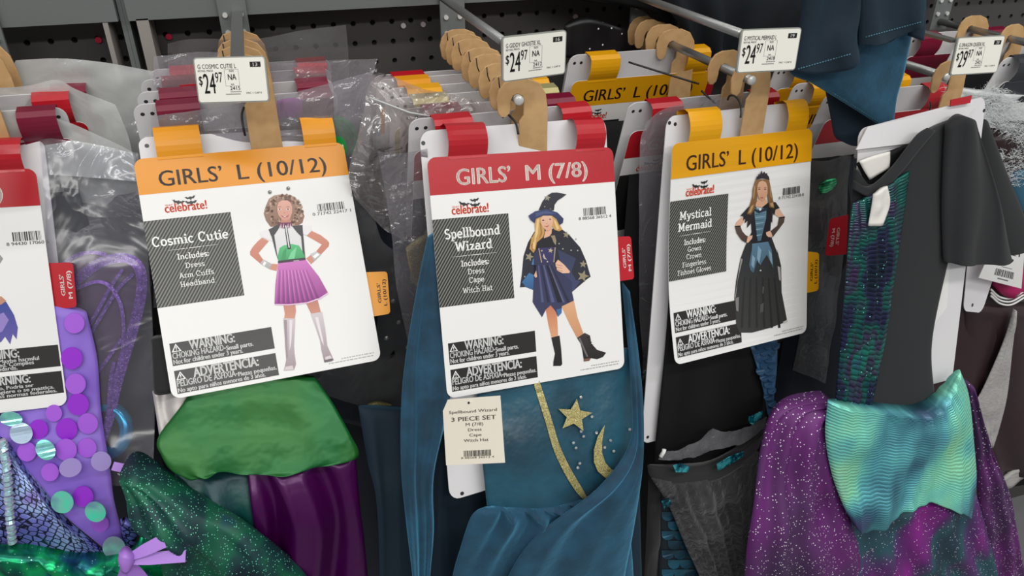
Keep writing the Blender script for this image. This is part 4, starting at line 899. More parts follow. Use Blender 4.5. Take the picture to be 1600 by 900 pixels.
film('bag', [[(24, 95), (90, 91), (150, 95), (240, 112)], [(10, 118), (90, 118), (160, 122), (243, 140)], [(-30, 160), (90, 170), (170, 176), (244, 180)], [(-30, 260), (90, 260), (180, 260), (240, 260)]], M['film_milk'], a4, Y=.957, back=0, seed=1)
film('bag', [[(-40, 140), (40, 134), (90, 124), (120, 140), (180, 163)], [(-40, 155), (40, 152), (100, 150), (140, 165), (190, 185)], [(-40, 200), (50, 200), (110, 205), (160, 210), (204, 226)], [(-40, 300), (50, 300), (110, 300), (160, 300), (215, 300)]], M['film_milk'], a3, Y=.903, back=0, seed=2)
film('bag', [[(-40, 182), (30, 172), (66, 178), (120, 196), (206, 238)], [(-40, 200), (30, 196), (80, 205), (130, 220), (212, 250)], [(-40, 240), (30, 240), (90, 245), (150, 255), (215, 270)], [(-40, 330), (30, 330), (90, 330), (150, 330), (220, 330)]], M['film_milk'], a2, Y=.860, back=0, seed=3)
hanger('A', .915, a4, .1)
# hook B
LB = ['second pack on the orange-card hook, dark maroon tab just behind the orange one', 'third pack on the orange-card hook, maroon tab below the price sign corner', 'pack with bright red tab left of the 13 price sign', 'rearmost pack on the orange-card hook with faded red tab under hazy film']
PB = []
for (Y, col, dx, dz, fl), lab in zip(((.835, 'maroon', -.106, -.022, 'film_haze'), (.875, 'maroon', -.106, -.02, None), (.91, 'red', -.105, -.016, None), (.955, 'red', -.10, -.016, 'film_haze')), LB):
    PB.append(rear_pack('B', Y, col, lab, 'navy', dx=dx, dz=dz, film=None)[0])
film('bag', [[(236, 182), (330, 170), (440, 150), (560, 118), (590, 108)], [(236, 200), (330, 196), (440, 190), (540, 180), (580, 170)], [(238, 300), (330, 300), (440, 300), (540, 300), (575, 300)], [(240, 480), (330, 480), (440, 480), (540, 480), (570, 480)]], M['film_haze'], PB[0], Y=.818, seed=5, back=0)
film('bag', [[(240, 88), (330, 82), (430, 98), (520, 94), (590, 92)], [(240, 110), (330, 110), (430, 120), (520, 120), (585, 120)], [(240, 240), (330, 240), (430, 240), (520, 240), (580, 240)]], M['film_haze'], PB[2], Y=.895, seed=6, back=0)
film('bag', [[(262, 68), (300, 62), (400, 60), (470, 48), (540, 38)], [(262, 100), (300, 100), (400, 100), (470, 100), (545, 96)], [(262, 200), (300, 200), (400, 200), (470, 200), (548, 200)]], M['film'], PB[3], Y=.955, seed=7, back=0)
cloth('green_headpiece', [[(508, 192), (530, 186), (552, 194)], [(500, 215), (530, 212), (560, 215)], [(510, 240), (532, 240), (560, 240)]], mat('bright_green_felt', (20, 170, 70), .7), PB[1], Y=.83, th=.02, nu=16, nv=10)
cloth('magenta_trim', [[(433, 158), (455, 154), (472, 156)], [(433, 172), (455, 170), (473, 172)], [(434, 184), (455, 184), (472, 184)]], M['pink'], PB[1], Y=.828, th=.004, nu=10, nv=6)
# hook C
LC = [('red', .746, 'second red-tab pack, right behind the wizard card, its board corner showing', 'velvet_dark', -.107, -.018), ('maroon', .79, 'pack with maroon tab inside the crinkled clear bag', 'navy', -.108, -.02), ('gold', .833, 'pack with shiny gold tab on its white board', 'navy', -.112, -.02),
      ('yellow', .866, 'pack with yellow tab and white board just behind the gold tab', 'dark', -.112, -.018), ('orange', .915, 'pack with orange tab half hidden behind the yellow tab', 'dark', -.115, -.02), ('red', .945, 'pack with deep red tab at the back of the wizard hook', 'dark', -.115, -.022), ('maroon', .975, 'rearmost pack on the wizard hook, only hanger and edge visible', 'dark', -.11, -.03)]
PC = []
for col, Y, lab, cm, dx, dz in LC: PC.append(rear_pack('C', Y, col, lab, cm, dx=dx, dz=dz)[0])
film('bag', [[(585, 112), (620, 124), (660, 138), (712, 150), (760, 162)], [(572, 155), (620, 165), (670, 175), (720, 180), (760, 186)], [(560, 210), (610, 220), (650, 230), (690, 235), (740, 240)], [(545, 275), (590, 290), (640, 300), (680, 300), (730, 300)], [(556, 312), (600, 360), (640, 380), (680, 380), (720, 380)]], M['film_crinkle'], PC[1], Y=.765, amp=.016, sc=22, seed=9, back=0)
film('bag', [[(590, 236), (620, 240), (650, 236), (668, 232)], [(602, 300), (625, 300), (650, 300), (672, 300)], [(612, 370), (632, 368), (655, 362), (675, 355)], [(620, 450), (640, 450), (660, 450), (678, 450)], [(640, 545), (650, 545), (660, 545), (672, 545)]], film_mat('clear_bag_sheet', (214, 212, 216), .14, .12, (30, .8, .012), (205, 200, 208), fres=.7), PC[0], Y=.712, amp=.004, seed=10, back=0)
tube('seal_strip', [at(577, 152, .762), at(640, 176, .762), at(700, 186, .762)], .0011, M['film_milk'], PC[1])
# the dark bagged ghost costume between the orange and the red card
g3 = PC[2]
_, FG = cloth('dark_dress', [[(548, 268), (590, 262), (640, 268), (690, 275)], [(556, 360), (600, 360), (640, 362), (690, 370)], [(552, 470), (600, 470), (640, 475), (690, 480)], [(500, 590), (580, 605), (640, 612), (700, 615)], [(470, 640), (560, 660), (640, 670), (700, 670)]], M['navy'], g3, Y=.80, th=.02, folds=((.004, 2.2, .1, .5),), wob=.006, seed=3)
k_bag = film('bag', [[(548, 300), (580, 330), (600, 380), (640, 400)], [(560, 420), (600, 430), (630, 440), (670, 450)], [(585, 520), (610, 525), (640, 530), (680, 535)], [(440, 608), (520, 622), (590, 640), (680, 648)]], M['film'], g3, Y=.772, amp=.008, seed=12, back=0)
silver = mat('silver_gem', (205, 205, 200), .25, metal=.6)
for x, y in ((623, 503), (604, 528), (637, 542), (611, 568), (614, 470)):
    c = at(x, y, .781); V = []; r = .0032
    V = [c+np.array([r*math.cos(q*math.pi/3), -.001, r*math.sin(q*math.pi/3)]) for q in range(6)]+[c+np.array([0, -.003, 0])]
    mobj('gem', V, [(q, (q+1) % 6, 6) for q in range(6)]+[tuple(range(6))[::-1]], silver, g3)
slab('bag_print', [at(*p, .7715) for p in ((596, 570), (616, 547), (620, 572))], (0, -1, 0), .0003, M['tie'], g3); slab('bag_print_centre', [at(*p, .771) for p in ((602, 567.5), (614, 553), (616, 569))], (0, -1, 0), .0003, M['navy'], g3)
gold_gl = iri_mat('gold_glitter', [(.3, (120, 108, 60)), (.5, (176, 164, 104)), (.7, (214, 204, 150))], 900, rough=.4, metal=.35, sparkle=(255, 250, 220), spark_thr=.8, spark_scale=900)
M['gold_gl'] = gold_gl
cloth('gold_panel', [[(634, 388), (650, 376), (672, 364)], [(640, 420), (655, 412), (668, 405)], [(650, 450), (658, 448), (664, 445)], [(655, 475), (658, 474), (660, 472)]], gold_gl, PC[0], Y=.722, th=.004, nu=14, nv=12)
cloth('gold_hem', [[(575, 632), (590, 629), (612, 632)], [(572, 640), (592, 641), (614, 641)]], gold_gl, g3, Y=.765, th=.004, nu=10, nv=5)
# hook D
LD = [('red', .772, 'red-header pack partly behind the mermaid card on its left', 'dark', -.132, -.02, 'M'), ('yellow', .898, 'pack with readable yellow GIRLS L banner between the two front cards', 'dark', -.128, -.031, 'L'), ('red', .93, 'pack with red tab just behind the yellow banner card', 'dark', -.115, -.028, None),
      ('maroon', .965, 'pack with maroon tab and black sequins right of the ghostie price sign', 'dark', -.115, -.026, None), ('maroon', 1.0-.012, 'rearmost pack on the mermaid hook, dark and glittery', 'dark', -.11, -.03, None)]
PD = []
for col, Y, lab, cm, dx, dz, sz in LD: PD.append(rear_pack('D', Y, col, lab, cm, dx=dx, dz=dz, size=sz, card_px={.772: (993, 206), .898: (900, 127)}.get(Y))[0])
film('bag', [[(1010, 190), (1035, 172), (1090, 158), (1160, 150)], [(1000, 230), (1030, 225), (1090, 220), (1160, 215)], [(998, 330), (1030, 330), (1080, 330), (1150, 330)], [(1000, 460), (1030, 460), (1080, 460), (1150, 460)], [(1005, 600), (1030, 600), (1080, 600), (1150, 600)]], M['film_haze'], PD[0], Y=.752, amp=.006, seed=14, back=0)
black_gl = iri_mat('black_glitter', [(.3, (12, 12, 14)), (.7, (26, 26, 30))], 30, rough=.4, metal=.2, sparkle=(240, 240, 250), spark_thr=.97, spark_scale=260)
cloth('sequin_skirt', [[(882, 40), (920, 30), (975, 45)], [(880, 62), (920, 60), (975, 70)], [(880, 90), (920, 86), (970, 86)]], black_gl, PD[3], Y=.95, th=.02, nu=18, nv=10, wob=.01)
# dotted mesh skirt and dark bagged garment right of the mermaid card
dot = iri_mat('grey_net', [(.4, (96, 92, 90)), (.6, (112, 106, 104))], 8, rough=.7, metal=0)
_, FD = cloth('net_skirt', [[(1195, 530), (1230, 520), (1275, 520)], [(1190, 600), (1230, 590), (1290, 590)], [(1185, 680), (1230, 680), (1300, 680)], [(1180, 760), (1230, 760), (1300, 760)]], dot, PD[2], Y=.85, th=.02, nu=20, nv=18)
r = random.Random(2)
for i in range(9):
    for j in range(4):
        decal('flock_dot', FD, [(1200+j*22+(i % 2)*11+2.6*math.cos(q), 548+i*17+2.4*math.sin(q)) for q in np.linspace(0, 2*math.pi, 7)[:-1]], M['tie'], PD[2], .001, .0004)
# hook E rear: yellow banner card and a red side tab facing away
pe1, she, cshe = rear_pack('E', .885, 'yellow', 'pack with yellow GIR banner half hidden by the hanging teal cape', 'dark', size='L', card_px=(1250, 168))
pe2, she2, csh2 = rear_pack('E', .80, 'red', 'dark bagged pack with red size tab turned sideways, behind the sequin dress', 'navy', dx=-.10, dz=-.035, hook=False)
pe3, _, _ = rear_pack('E', .93, 'yellow', 'rear pack with yellow tabs seen left of the bare hook tip', 'dark', dx=-.085, dz=-.03)
film('bag', [[(1250, 246), (1290, 250), (1330, 236)], [(1254, 330), (1290, 335), (1325, 330)], [(1256, 420), (1285, 430), (1315, 430)], [(1250, 520), (1280, 530), (1300, 540)], [(1240, 580), (1270, 590), (1290, 600)]], M['film'], pe2, Y=.77, amp=.006, seed=17, back=0)
cloth('dark_bodice', [[(1240, 250), (1290, 250), (1335, 245)], [(1245, 400), (1290, 400), (1330, 400)], [(1235, 500), (1280, 510), (1320, 520)], [(1215, 570), (1260, 590), (1310, 610)]], M['black_satin'], pe2, Y=.80, th=.02, wob=.006)
gl = iri_mat('green_glint_sequins', [(.3, (10, 60, 44)), (.45, (20, 160, 96)), (.6, (120, 250, 180))], 60, uvrows=(260, 2), rough=.3, metal=.6)  # bright stops paint the trim's green glint into its colour
cloth('green_sequin_glint', [[(1283, 286), (1292, 281), (1306, 278)], [(1280, 294), (1292, 292), (1307, 287)], [(1282, 303), (1290, 302), (1301, 296)]], gl, pe2, Y=.762, th=.001, nu=14, nv=8)
size_tab([(1297, 342, .752), (1318, 337, .752), (1314, 398, .733), (1289, 400, .733)], None, M['red'], 'M (7/8)', (246, 210, 204), pe2, flip=True)
# hook F: grey-strapped boards
for Y, col, lab, dx, dz in ((.80, 'black_card', 'white board with charcoal strap behind the 29.97 price sign', -.075, -.008), (.86, 'black_card', 'second white board with charcoal strap, left of the 29.97 price sign', -.10, -.004), (.93, 'maroon', 'board with dark red tab at the back of the right hook', -.12, .0)):
    rear_pack('F', Y, col, lab, 'brown', dx=dx, dz=dz, tabset=((.06, .26), (.74, .94)), hook=(Y > .85))
# ------------------------------------------------------------------ garments of pack A (fairy mermaid)
GREENIRI = iri_mat('green_iridescent', [(.3, (6, 44, 60)), (.42, (10, 110, 90)), (.52, (20, 190, 110)), (.62, (30, 120, 130)), (.72, (30, 60, 110))], 26, rough=.28, metal=.65, sparkle=(170, 255, 220), spark_thr=.9, spark_scale=420, stretch=(1, 1, .6))
TULLEG = iri_mat('green_glitter_tulle', [(.3, (14, 34, 46)), (.45, (22, 66, 66)), (.55, (18, 96, 70)), (.65, (40, 92, 78)), (.75, (28, 60, 100))], 22, rough=.5, metal=.3, sparkle=(120, 226, 186), spark_thr=.74, spark_scale=560)
SCALE = iri_mat('lilac_scale_foil', [(.3, (70, 72, 150)), (.45, (110, 116, 196)), (.58, (150, 176, 222)), (.7, (120, 90, 180))], 18, rough=.35, metal=.3, scales=(165, .05))
PURGL = iri_mat('purple_glitter', [(.3, (84, 44, 130)), (.55, (124, 76, 176)), (.7, (150, 104, 200))], 300, rough=.4, metal=.5, sparkle=(226, 200, 255), spark_thr=.78, spark_scale=800)
WFILM = film_mat('purple_wing_film', (176, 136, 196), .30, .15, (30, .3, .003), (150, 110, 160), fres=.35)
MESHP = film_mat('lilac_mesh', (150, 110, 205), .62, .3, (80, .2, .002), (138, 100, 214), fres=.2)
# purple sheer panel with big paillettes
_, FM = cloth('sheer_panel', [[(60, 470), (95, 476), (135, 488)], [(40, 560), (95, 560), (152, 562)], [(0, 650), (85, 645), (158, 645)], [(0, 690), (90, 700), (172, 735)], [(62, 758), (120, 770), (178, 782)], [(108, 812), (150, 815), (190, 830)], [(184, 872), (190, 876), (197, 872)]],
      mat('lilac_sheer', (146, 112, 214), .45, sheen=.2, var=((128, 92, 200), 20, 2)), pA, Y=(shA, -.008, .006), th=.01, nu=24, nv=34, wob=.004, label='lilac sheer front panel')
PD_DEEP = mat('violet_paillette', (150, 44, 206), .3); PD_SOFT = mat('soft_violet_paillette', (166, 92, 218), .35)
PD_MINT = iri_mat('mint_paillette', [(.35, (120, 170, 190)), (.5, (130, 220, 200)), (.65, (90, 240, 200))], 50, rough=.15, metal=.5); PD_LIL = mat('pale_lilac_paillette', (168, 150, 214), .2, metal=.2); PD_GREY = mat('grey_green_paillette', (150, 170, 190), .2, metal=.3)
def disc(name, x, y, r, m, parent, Y, sq=1., rot=0., th=.0008):
    P = [at(x+r*math.cos(q)*math.cos(rot)-r*sq*math.sin(q)*math.sin(rot), y+r*math.cos(q)*math.sin(rot)+r*sq*math.sin(q)*math.cos(rot), Y) for q in np.linspace(0, 2*math.pi, 25)[:-1]]
    return slab(name, P, (0, -1, 0), th, m, parent)
def disc_on(name, x, y, r, m, parent, Fr):
    off = (on(Fr, x, y, 0)-shA.q)@shA.n+.005; return disc(name, x, y, r, m, parent, (shA, off, off))
for x, y, r, m in ((116, 505, 16, PD_SOFT), (112, 560, 17, PD_DEEP), (118, 600, 16, PD_SOFT), (122, 632, 17, PD_DEEP), (104, 671, 17, PD_DEEP), (60, 671, 15, PD_DEEP), (137, 662, 16, PD_SOFT), (84, 646, 13, PD_SOFT), (42, 706, 15, PD_SOFT), (103, 703, 17, PD_SOFT), (136, 700, 15, PD_SOFT), (78, 738, 14, PD_SOFT), (130, 776, 16, PD_DEEP), (156, 818, 14, PD_SOFT), (163, 838, 12, PD_SOFT)):
    disc_on('paillette', x, y, r, m, pA, FM)
for x, y, r, m, sq, rt in ((33, 677, 18, PD_GREY, .92, .2), (17, 655, 18, PD_MINT, .6, .1), (71, 703, 17, PD_MINT, .85, .8), (110, 731, 18, PD_LIL, .8, -.3), (158, 721, 16, PD_LIL, .95, 0), (97, 785, 18, PD_MINT, .95, .3), (149, 800, 17, PD_MINT, .9, .6), (178, 856, 18, PD_GREY, .95, 0)):
    disc('loose_paillette', x, y, r, m, pA, (shA, .004, .024), sq, rt)
# scale-print bodice and its sequin trim
cloth('scale_bodice', [[(-60, 690), (-20, 680), (8, 690), (16, 700)], [(-60, 750), (0, 750), (60, 765), (70, 780)], [(-60, 810), (0, 815), (90, 820), (140, 845)], [(-60, 850), (20, 858), (110, 872), (192, 880)], [(-60, 866), (20, 874), (110, 888), (194, 886)]], SCALE, pA, Y=(shA, -.004, .012), th=.016, nu=30, nv=26, folds=((.002, 1.5, .2, 1),))
cloth('scale_side', [[(188, 812), (204, 815), (222, 822)], [(190, 840), (200, 842), (214, 846)], [(191, 866), (195, 868), (202, 868)]], SCALE, pA, Y=(shA, -.004, .012), th=.008, nu=12, nv=10)
SEQ = iri_mat('iridescent_sequin', [(.35, (170, 150, 200)), (.5, (210, 210, 230)), (.65, (170, 220, 225))], 120, rough=.2, metal=.5)
path = crs([at(4, 690, (shA, .006, .024)), at(11, 740, (shA, .006, .024)), at(15, 800, (shA, .006, .024)), at(20, 860, (shA, .006, .024))], 25); seq0 = None
for i, p in enumerate(path):
    if seq0 is None:
        V, Fc = tubegeo([(0, 0, -.0016), (0, 0, .0016)], [.0046, .0036], 10); seq0 = mobj('sequin', np.array(V)+p, Fc, SEQ, pA); seq0.data.transform(Matrix.Translation(tuple(-(p-base(pA))))); seq0.location = tuple(p-base(pA))
    else:
        o = seq0.copy(); COL.objects.link(o); o.location = tuple(p-base(pA)); o.rotation_euler = (R_.uniform(-.4, .4), R_.uniform(-.4, .4), 0)
cloth('green_skirt', [[(-60, 856), (60, 866), (140, 880), (205, 868), (222, 832)], [(-60, 890), (60, 895), (150, 900), (230, 890), (262, 850)], [(-60, 930), (60, 935), (160, 940), (260, 930), (320, 890)], [(-60, 1000), (60, 1000), (170, 1000), (270, 1000), (370, 960)]], GREENIRI, pA, Y=(shA, .004, .034), th=.03, nu=40, nv=26, folds=((.004, 5.3, .1, 0), (.002, 11, .4, 0)), wob=.008, wsc=22, seed=2)
# wing in the bag
cloth('wing_film', [[(128, 428), (160, 404), (190, 398), (212, 406)], [(118, 470), (160, 450), (200, 450), (222, 440)], [(125, 540), (155, 530), (190, 520), (213, 490)], [(140, 610), (155, 605), (175, 600), (190, 570)], [(152, 690), (156, 690), (160, 690), (166, 680)]], WFILM, pA, Y=(shA, -.026, -.02), th=.001, nu=24, nv=24)
def ribbon(name, pts, wd, Y, m, parent, **k): return strip(name, [(x, y, Y, wd if not hasattr(wd, '__len__') else wd[i]) for i, (x, y) in enumerate(pts)], m, parent, **k)
ribbon('wing_rim', [(100, 458), (122, 436), (150, 414), (178, 404), (203, 405), (219, 422), (221, 455), (212, 500), (197, 550), (182, 602), (172, 650), (160, 695)], [.009, .0105, .0105, .0105, .0105, .0105, .0105, .0105, .0105, .0105, .009, .006], (shA, -.023, -.017), PURGL, pA)
for pts in (((124, 535), (150, 490), (172, 450), (192, 420)), ((130, 541), (158, 494), (184, 452), (208, 428)), ((118, 452), (150, 440), (172, 448), (188, 475), (193, 510), (192, 545)), ((140, 602), (158, 575), (176, 550), (190, 530)), ((170, 640), (172, 600), (178, 565))):
    ribbon('wing_vein', pts, .0036, (shA, -.021, -.015), PURGL, pA)
ribbon('wing_rim_behind', ((96, 414), (118, 400), (142, 394), (166, 398)), .004, (shA, -.030, -.03), PURGL, pA)
cloth('wing_film_behind', [[(98, 412), (130, 397), (166, 399)], [(96, 430), (125, 425), (150, 418)], [(98, 450), (115, 440), (130, 436)]], WFILM, pA, Y=(shA, -.032, -.032), th=.001, nu=12, nv=8)
ring = [at(165+33*math.cos(q), 672+36*math.sin(q), (shA, -.03, -.024)) for q in np.linspace(0, 2*math.pi, 41)[:-1]]
V, Fc = tubegeo(ring, .0072, 12, True); mobj('cyan_ring', V, Fc, mat('cyan_iridescent', (30, 130, 190), .2, metal=.4, var=((40, 170, 215), 50, 3)), pA, smooth=True)
film('bag', [[(60, 215), (110, 222), (170, 232), (214, 244)], [(70, 330), (120, 330), (180, 330), (224, 330)], [(80, 480), (130, 480), (190, 480), (236, 480)], [(120, 640), (150, 640), (200, 640), (241, 640)], [(165, 762), (180, 762), (210, 760), (238, 758)]], film_mat('clear_bag_front', (238, 238, 242), .10, .16, (9, .7, .008), (188, 188, 196), fres=.42, crease=(8, .22, .03)), pA, Y=(shA, -.012, .0), amp=.009, sc=13, seed=21, back=0)
film('bag_header', [[(50, 212), (100, 218), (160, 228), (207, 240)], [(55, 240), (100, 245), (160, 255), (212, 262)], [(60, 274), (100, 276), (160, 279), (217, 284)]], M['film_milk'], pA, Y=(shA, -.019, -.019), amp=.004, seed=22, back=0)
film('bag_back', [[(62, 210), (130, 220), (216, 240)], [(80, 480), (140, 480), (238, 480)], [(120, 762), (180, 762), (240, 760)]], film_mat('grey_bag_back', (190, 190, 194), .42, .2, (30, .4, .006), (140, 138, 146), fres=.3), pA, Y=(shA, -.05, -.05), amp=.006, seed=23, back=0)
ribbon('ribbon_end', ((176, 728), (205, 734), (232, 738), (258, 740)), .0085, (shA, .02, .05), M['lilac'], pA)
bw = cloth('bow_knot', [[(186, 864), (197, 862), (208, 868)], [(184, 876), (197, 876), (210, 878)], [(188, 888), (198, 889), (206, 886)]], M['lilac'], pA, Y=(shA, .07, .125), th=.012, nu=10, nv=8)[0]
for pts, wd in ((((200, 872), (225, 860), (256, 845)), [.006, .011, .013]), (((200, 877), (235, 873), (290, 868)), [.006, .011, .012]), (((196, 880), (195, 905), (180, 940)), [.007, .015, .02]), (((203, 880), (214, 900), (232, 930)), [.007, .014, .018])):
    ribbon('bow_tail', pts, wd, (shA, .068, .123), M['lilac'], pA)
# teal glitter tulle skirt swelling out on the right of the fairy costume
cloth('glitter_tulle', [[(186, 745), (210, 738), (248, 742)], [(196, 775), (240, 765), (318, 785)], [(205, 820), (280, 815), (400, 832)], [(240, 850), (330, 860), (470, 890)], [(260, 930), (360, 930), (500, 940)], [(270, 1000), (380, 1000), (520, 1000)]], TULLEG, pA, Y=(shA, .010, .10), th=.05, nu=44, nv=34, folds=((.005, 3.4, .3, .6),), wob=.02, wsc=14, seed=4)
# ------------------------------------------------------------------ garments of pack B
cloth('black_sleeve', [[(236, 530), (250, 528), (300, 526)], [(238, 570), (255, 570), (300, 570)], [(240, 614), (258, 612), (300, 604)]], M['dark'], pB, Y=(shB, -.011, -.011), th=.01, nu=12, nv=10)
cloth('silver_bodice', [[(238, 612), (270, 606), (340, 590)], [(244, 650), (280, 645), (340, 640)], [(250, 690), (290, 680), (340, 670)]], M['silver'], pB, Y=(shB, -.024, -.024), th=.012, nu=18, nv=14, folds=((.004, 1.6, .2, 0),))
cloth('green_bodice', [[(308, 588), (360, 586), (430, 586), (492, 590)], [(288, 628), (350, 622), (440, 618), (520, 630)], [(247, 684), (330, 672), (450, 668), (548, 680)], [(252, 712), (330, 712), (450, 708), (560, 704)], [(268, 736), (330, 736), (440, 729), (556, 717)], [(296, 750), (340, 739), (430, 735), (530, 725)]], M['green'], pB, Y=(shB, -.012, .0), th=.012, nu=44, nv=34, folds=((.0035, 1.8, .15, 1.2), (.002, 4.1, .5, 2)), wob=.006, wsc=10, seed=8)
cloth('purple_skirt', [[(385, 728), (440, 724), (500, 720), (556, 712)], [(392, 790), (450, 790), (510, 790), (562, 785)], [(400, 850), (455, 850), (515, 850), (570, 850)], [(405, 960), (460, 960), (520, 960), (580, 960)]], M['purple'], pB, Y=(shB, -.03, -.012), th=.02, nu=60, nv=24, folds=((.012, 1.7, .62, .15), (.004, 3.9, .2, .2)), seed=3)
cloth('teal_underskirt', [[(270, 735), (330, 735), (410, 728)], [(300, 790), (350, 790), (420, 790)], [(340, 850), (380, 850), (430, 850)], [(350, 930), (390, 930), (440, 930)]], mat('dark_teal_lame', (18, 50, 64), .4, metal=.2, var=((14, 70, 66), 12, 3), bump=(20, .3, .01)), pB, Y=(shB, -.04, -.028), th=.02, nu=24, nv=18, folds=((.005, 2.5, .2, .4),), seed=5)
tie([(381, 168, .79), (378, 180, .782), (380, 198, .775), (383, 212, .774)], pB)
# ------------------------------------------------------------------ garments of pack C
cloth('cape_left', [[(668, 372), (680, 366), (695, 362), (710, 360)], [(652, 450), (668, 446), (690, 444), (712, 440)], [(634, 560), (655, 556), (685, 552), (712, 550)], [(627, 640), (650, 640), (680, 640), (700, 640)], [(627, 730), (645, 735), (662, 740), (678, 742)], [(634, 810), (648, 812), (664, 815), (678, 830)], [(645, 905), (652, 905), (664, 905), (672, 905)], [(650, 980), (658, 980), (666, 980), (672, 980)]], M['velvet'], pC, Y=(shC, -.008, -.004), th=.010, nu=34, nv=50, folds=((.004, 1.4, .1, .4), (.0025, 3.2, .6, .6)), wob=.006, wsc=12, seed=2)
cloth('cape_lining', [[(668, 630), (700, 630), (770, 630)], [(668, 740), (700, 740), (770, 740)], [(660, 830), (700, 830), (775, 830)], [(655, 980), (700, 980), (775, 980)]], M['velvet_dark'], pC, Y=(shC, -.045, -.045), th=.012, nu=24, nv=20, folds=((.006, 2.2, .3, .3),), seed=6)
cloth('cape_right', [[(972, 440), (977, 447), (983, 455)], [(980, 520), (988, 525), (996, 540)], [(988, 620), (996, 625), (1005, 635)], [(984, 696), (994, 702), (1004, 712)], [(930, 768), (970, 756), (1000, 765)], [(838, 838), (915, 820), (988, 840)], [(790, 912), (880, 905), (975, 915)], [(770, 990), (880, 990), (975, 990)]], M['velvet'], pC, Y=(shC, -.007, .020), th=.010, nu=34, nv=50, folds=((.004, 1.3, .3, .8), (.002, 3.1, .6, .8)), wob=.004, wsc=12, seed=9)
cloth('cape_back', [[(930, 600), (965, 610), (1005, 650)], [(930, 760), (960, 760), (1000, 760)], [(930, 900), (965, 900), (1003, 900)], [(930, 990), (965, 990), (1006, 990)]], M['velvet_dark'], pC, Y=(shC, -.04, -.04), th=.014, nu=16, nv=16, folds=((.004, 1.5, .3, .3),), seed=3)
_, FBd = cloth('satin_bodice', [[(742, 560), (800, 552), (900, 545), (985, 545)], [(746, 620), (800, 612), (900, 606), (992, 600)], [(752, 700), (810, 694), (910, 690), (994, 676)], [(758, 760), (820, 758), (910, 752), (975, 742)], [(762, 800), (840, 797), (915, 782), (965, 760)]], M['satin'], pC, Y=(shC, -.008, -.002), th=.010, nu=44, nv=38, wob=.003, wsc=11, seed=5, folds=((.0015, 2.2, .2, .5),))
bod = bpy.data.objects[[o.name for o in pC.children if o.name.startswith('satin_bodice')][0]]
def path_decal(name, Fr, pts, wd, m, parent, off=.0015):
    n = len(pts)*4; q = crs([(x, y) for x, y in pts], n); P = np.array([on(Fr, x, y, off) for x, y in q]); W = np.interp(np.linspace(0, 1, n), np.linspace(0, 1, len(wd)), wd); V = []; Fc = []
    for i in range(n):
        t = P[min(i+1, n-1)]-P[max(i-1, 0)]; t /= np.linalg.norm(t); vd = (EYE-P[i])/np.linalg.norm(EYE-P[i]); sd = np.cross(t, vd); sd /= np.linalg.norm(sd)
        V += [P[i]+sd*W[i]/2, P[i]-sd*W[i]/2]
    Fc = [(2*i, 2*i+1, 2*i+3, 2*i+2) for i in range(n-1)]
    o = mobj(name, V, Fc, m, parent); md = o.modifiers.new('solid', 'SOLIDIFY'); md.thickness = .0006; return o
path_decal('gold_piping', FBd, [(838, 596), (846, 622), (858, 660), (870, 700), (888, 738), (904, 764), (914, 778)], [.0065, .0072, .0072, .0078, .0082, .0078, .005], gold_gl, bod)
decal('gold_star', FBd, [(898+(28 if i % 2 == 0 else 12.5)*math.sin(math.pi*i/5+.12), 650-(28 if i % 2 == 0 else 12.5)*math.cos(math.pi*i/5+.12)*.95) for i in range(10)], gold_gl, bod, .004)
mo = [(945, 664), (934, 682), (928, 703), (928, 722), (934, 736), (946, 747), (962, 751), (972, 749), (975, 739), (966, 738), (955, 733), (946, 723), (941, 708), (941, 690)]
decal('gold_moon', FBd, mo, gold_gl, bod, .004)
for x, y in ((908, 621), (925, 651), (932, 676), (912, 682), (908, 674), (896, 692), (900, 700), (954, 688), (959, 705), (945, 699), (984, 671), (906, 724), (903, 731)):
    decal('rhinestone', FBd, [(x+2.4*math.cos(q), y+2.4*math.sin(q)) for q in np.linspace(0, 2*math.pi, 7)[:-1]], silver, bod, .003, .0012)
_, FSk = cloth('velvet_skirt', [[(756, 795), (800, 796), (860, 792), (920, 780), (968, 756)], [(738, 806), (800, 812), (870, 806), (930, 800), (975, 790)], [(722, 850), (790, 850), (860, 850), (930, 845), (985, 840)], [(706, 910), (780, 910), (850, 910), (930, 910), (990, 905)], [(700, 990), (780, 990), (850, 990), (930, 990), (990, 990)]], M['velvet'], pC, Y=(shC, -.008, .004), th=.018, nu=70, nv=34, folds=((.006, 6.3, .15, -.6), (.003, 11.3, .4, -1.0)), wob=.004, wsc=12, seed=4)
shG = Sheet(*fit([(691, 625), (781.5, 618), (789, 723), (697, 727)], .058, .07, .68))
tg = cG = sheet_body('hang_tag', shG, [(.10, 0), (1, 0), (1, 1), (0, 1), (0, .17)], mat('cream_tag', (226, 218, 202), .6), pC, .0006)
k = Ink(shG); d = (84, 78, 70)
k.disc(.46, .075, .02, (60, 56, 52), 2)
for st, u0, u1, vb, cp, bo in (('Spellbound Wizard', .11, .93, .225, .045, .006), ('3 PIECE SET', .14, .91, .345, .062, .014), ('M (7/8)', .385, .685, .425, .045, .006), ('Dress', .42, .65, .505, .042, .006), ('Cape', .435, .645, .585, .042, .006), ('Witch Hat', .335, .755, .665, .045, .006)):
    k.text(st, u0, u1, vb, cp, d, 2, bo)
r = random.Random(11); u = .32
while u < .78: w_ = r.choice((.006, .012, .018)); k.rect(u, .795, u+w_, .885, (70, 66, 60)); u += w_+r.choice((.006, .01))
k.text('8 88568 36512 4', .27, .83, .915, .026, (120, 112, 104), 2); k.done('tag_print', tg)
tube('tag_thread', [at(735, 628, shG.P(.5, .1)[1]-.001), at(733, 618, .695), at(740, 600, .70)], .0004, M['white'], pC, 6)
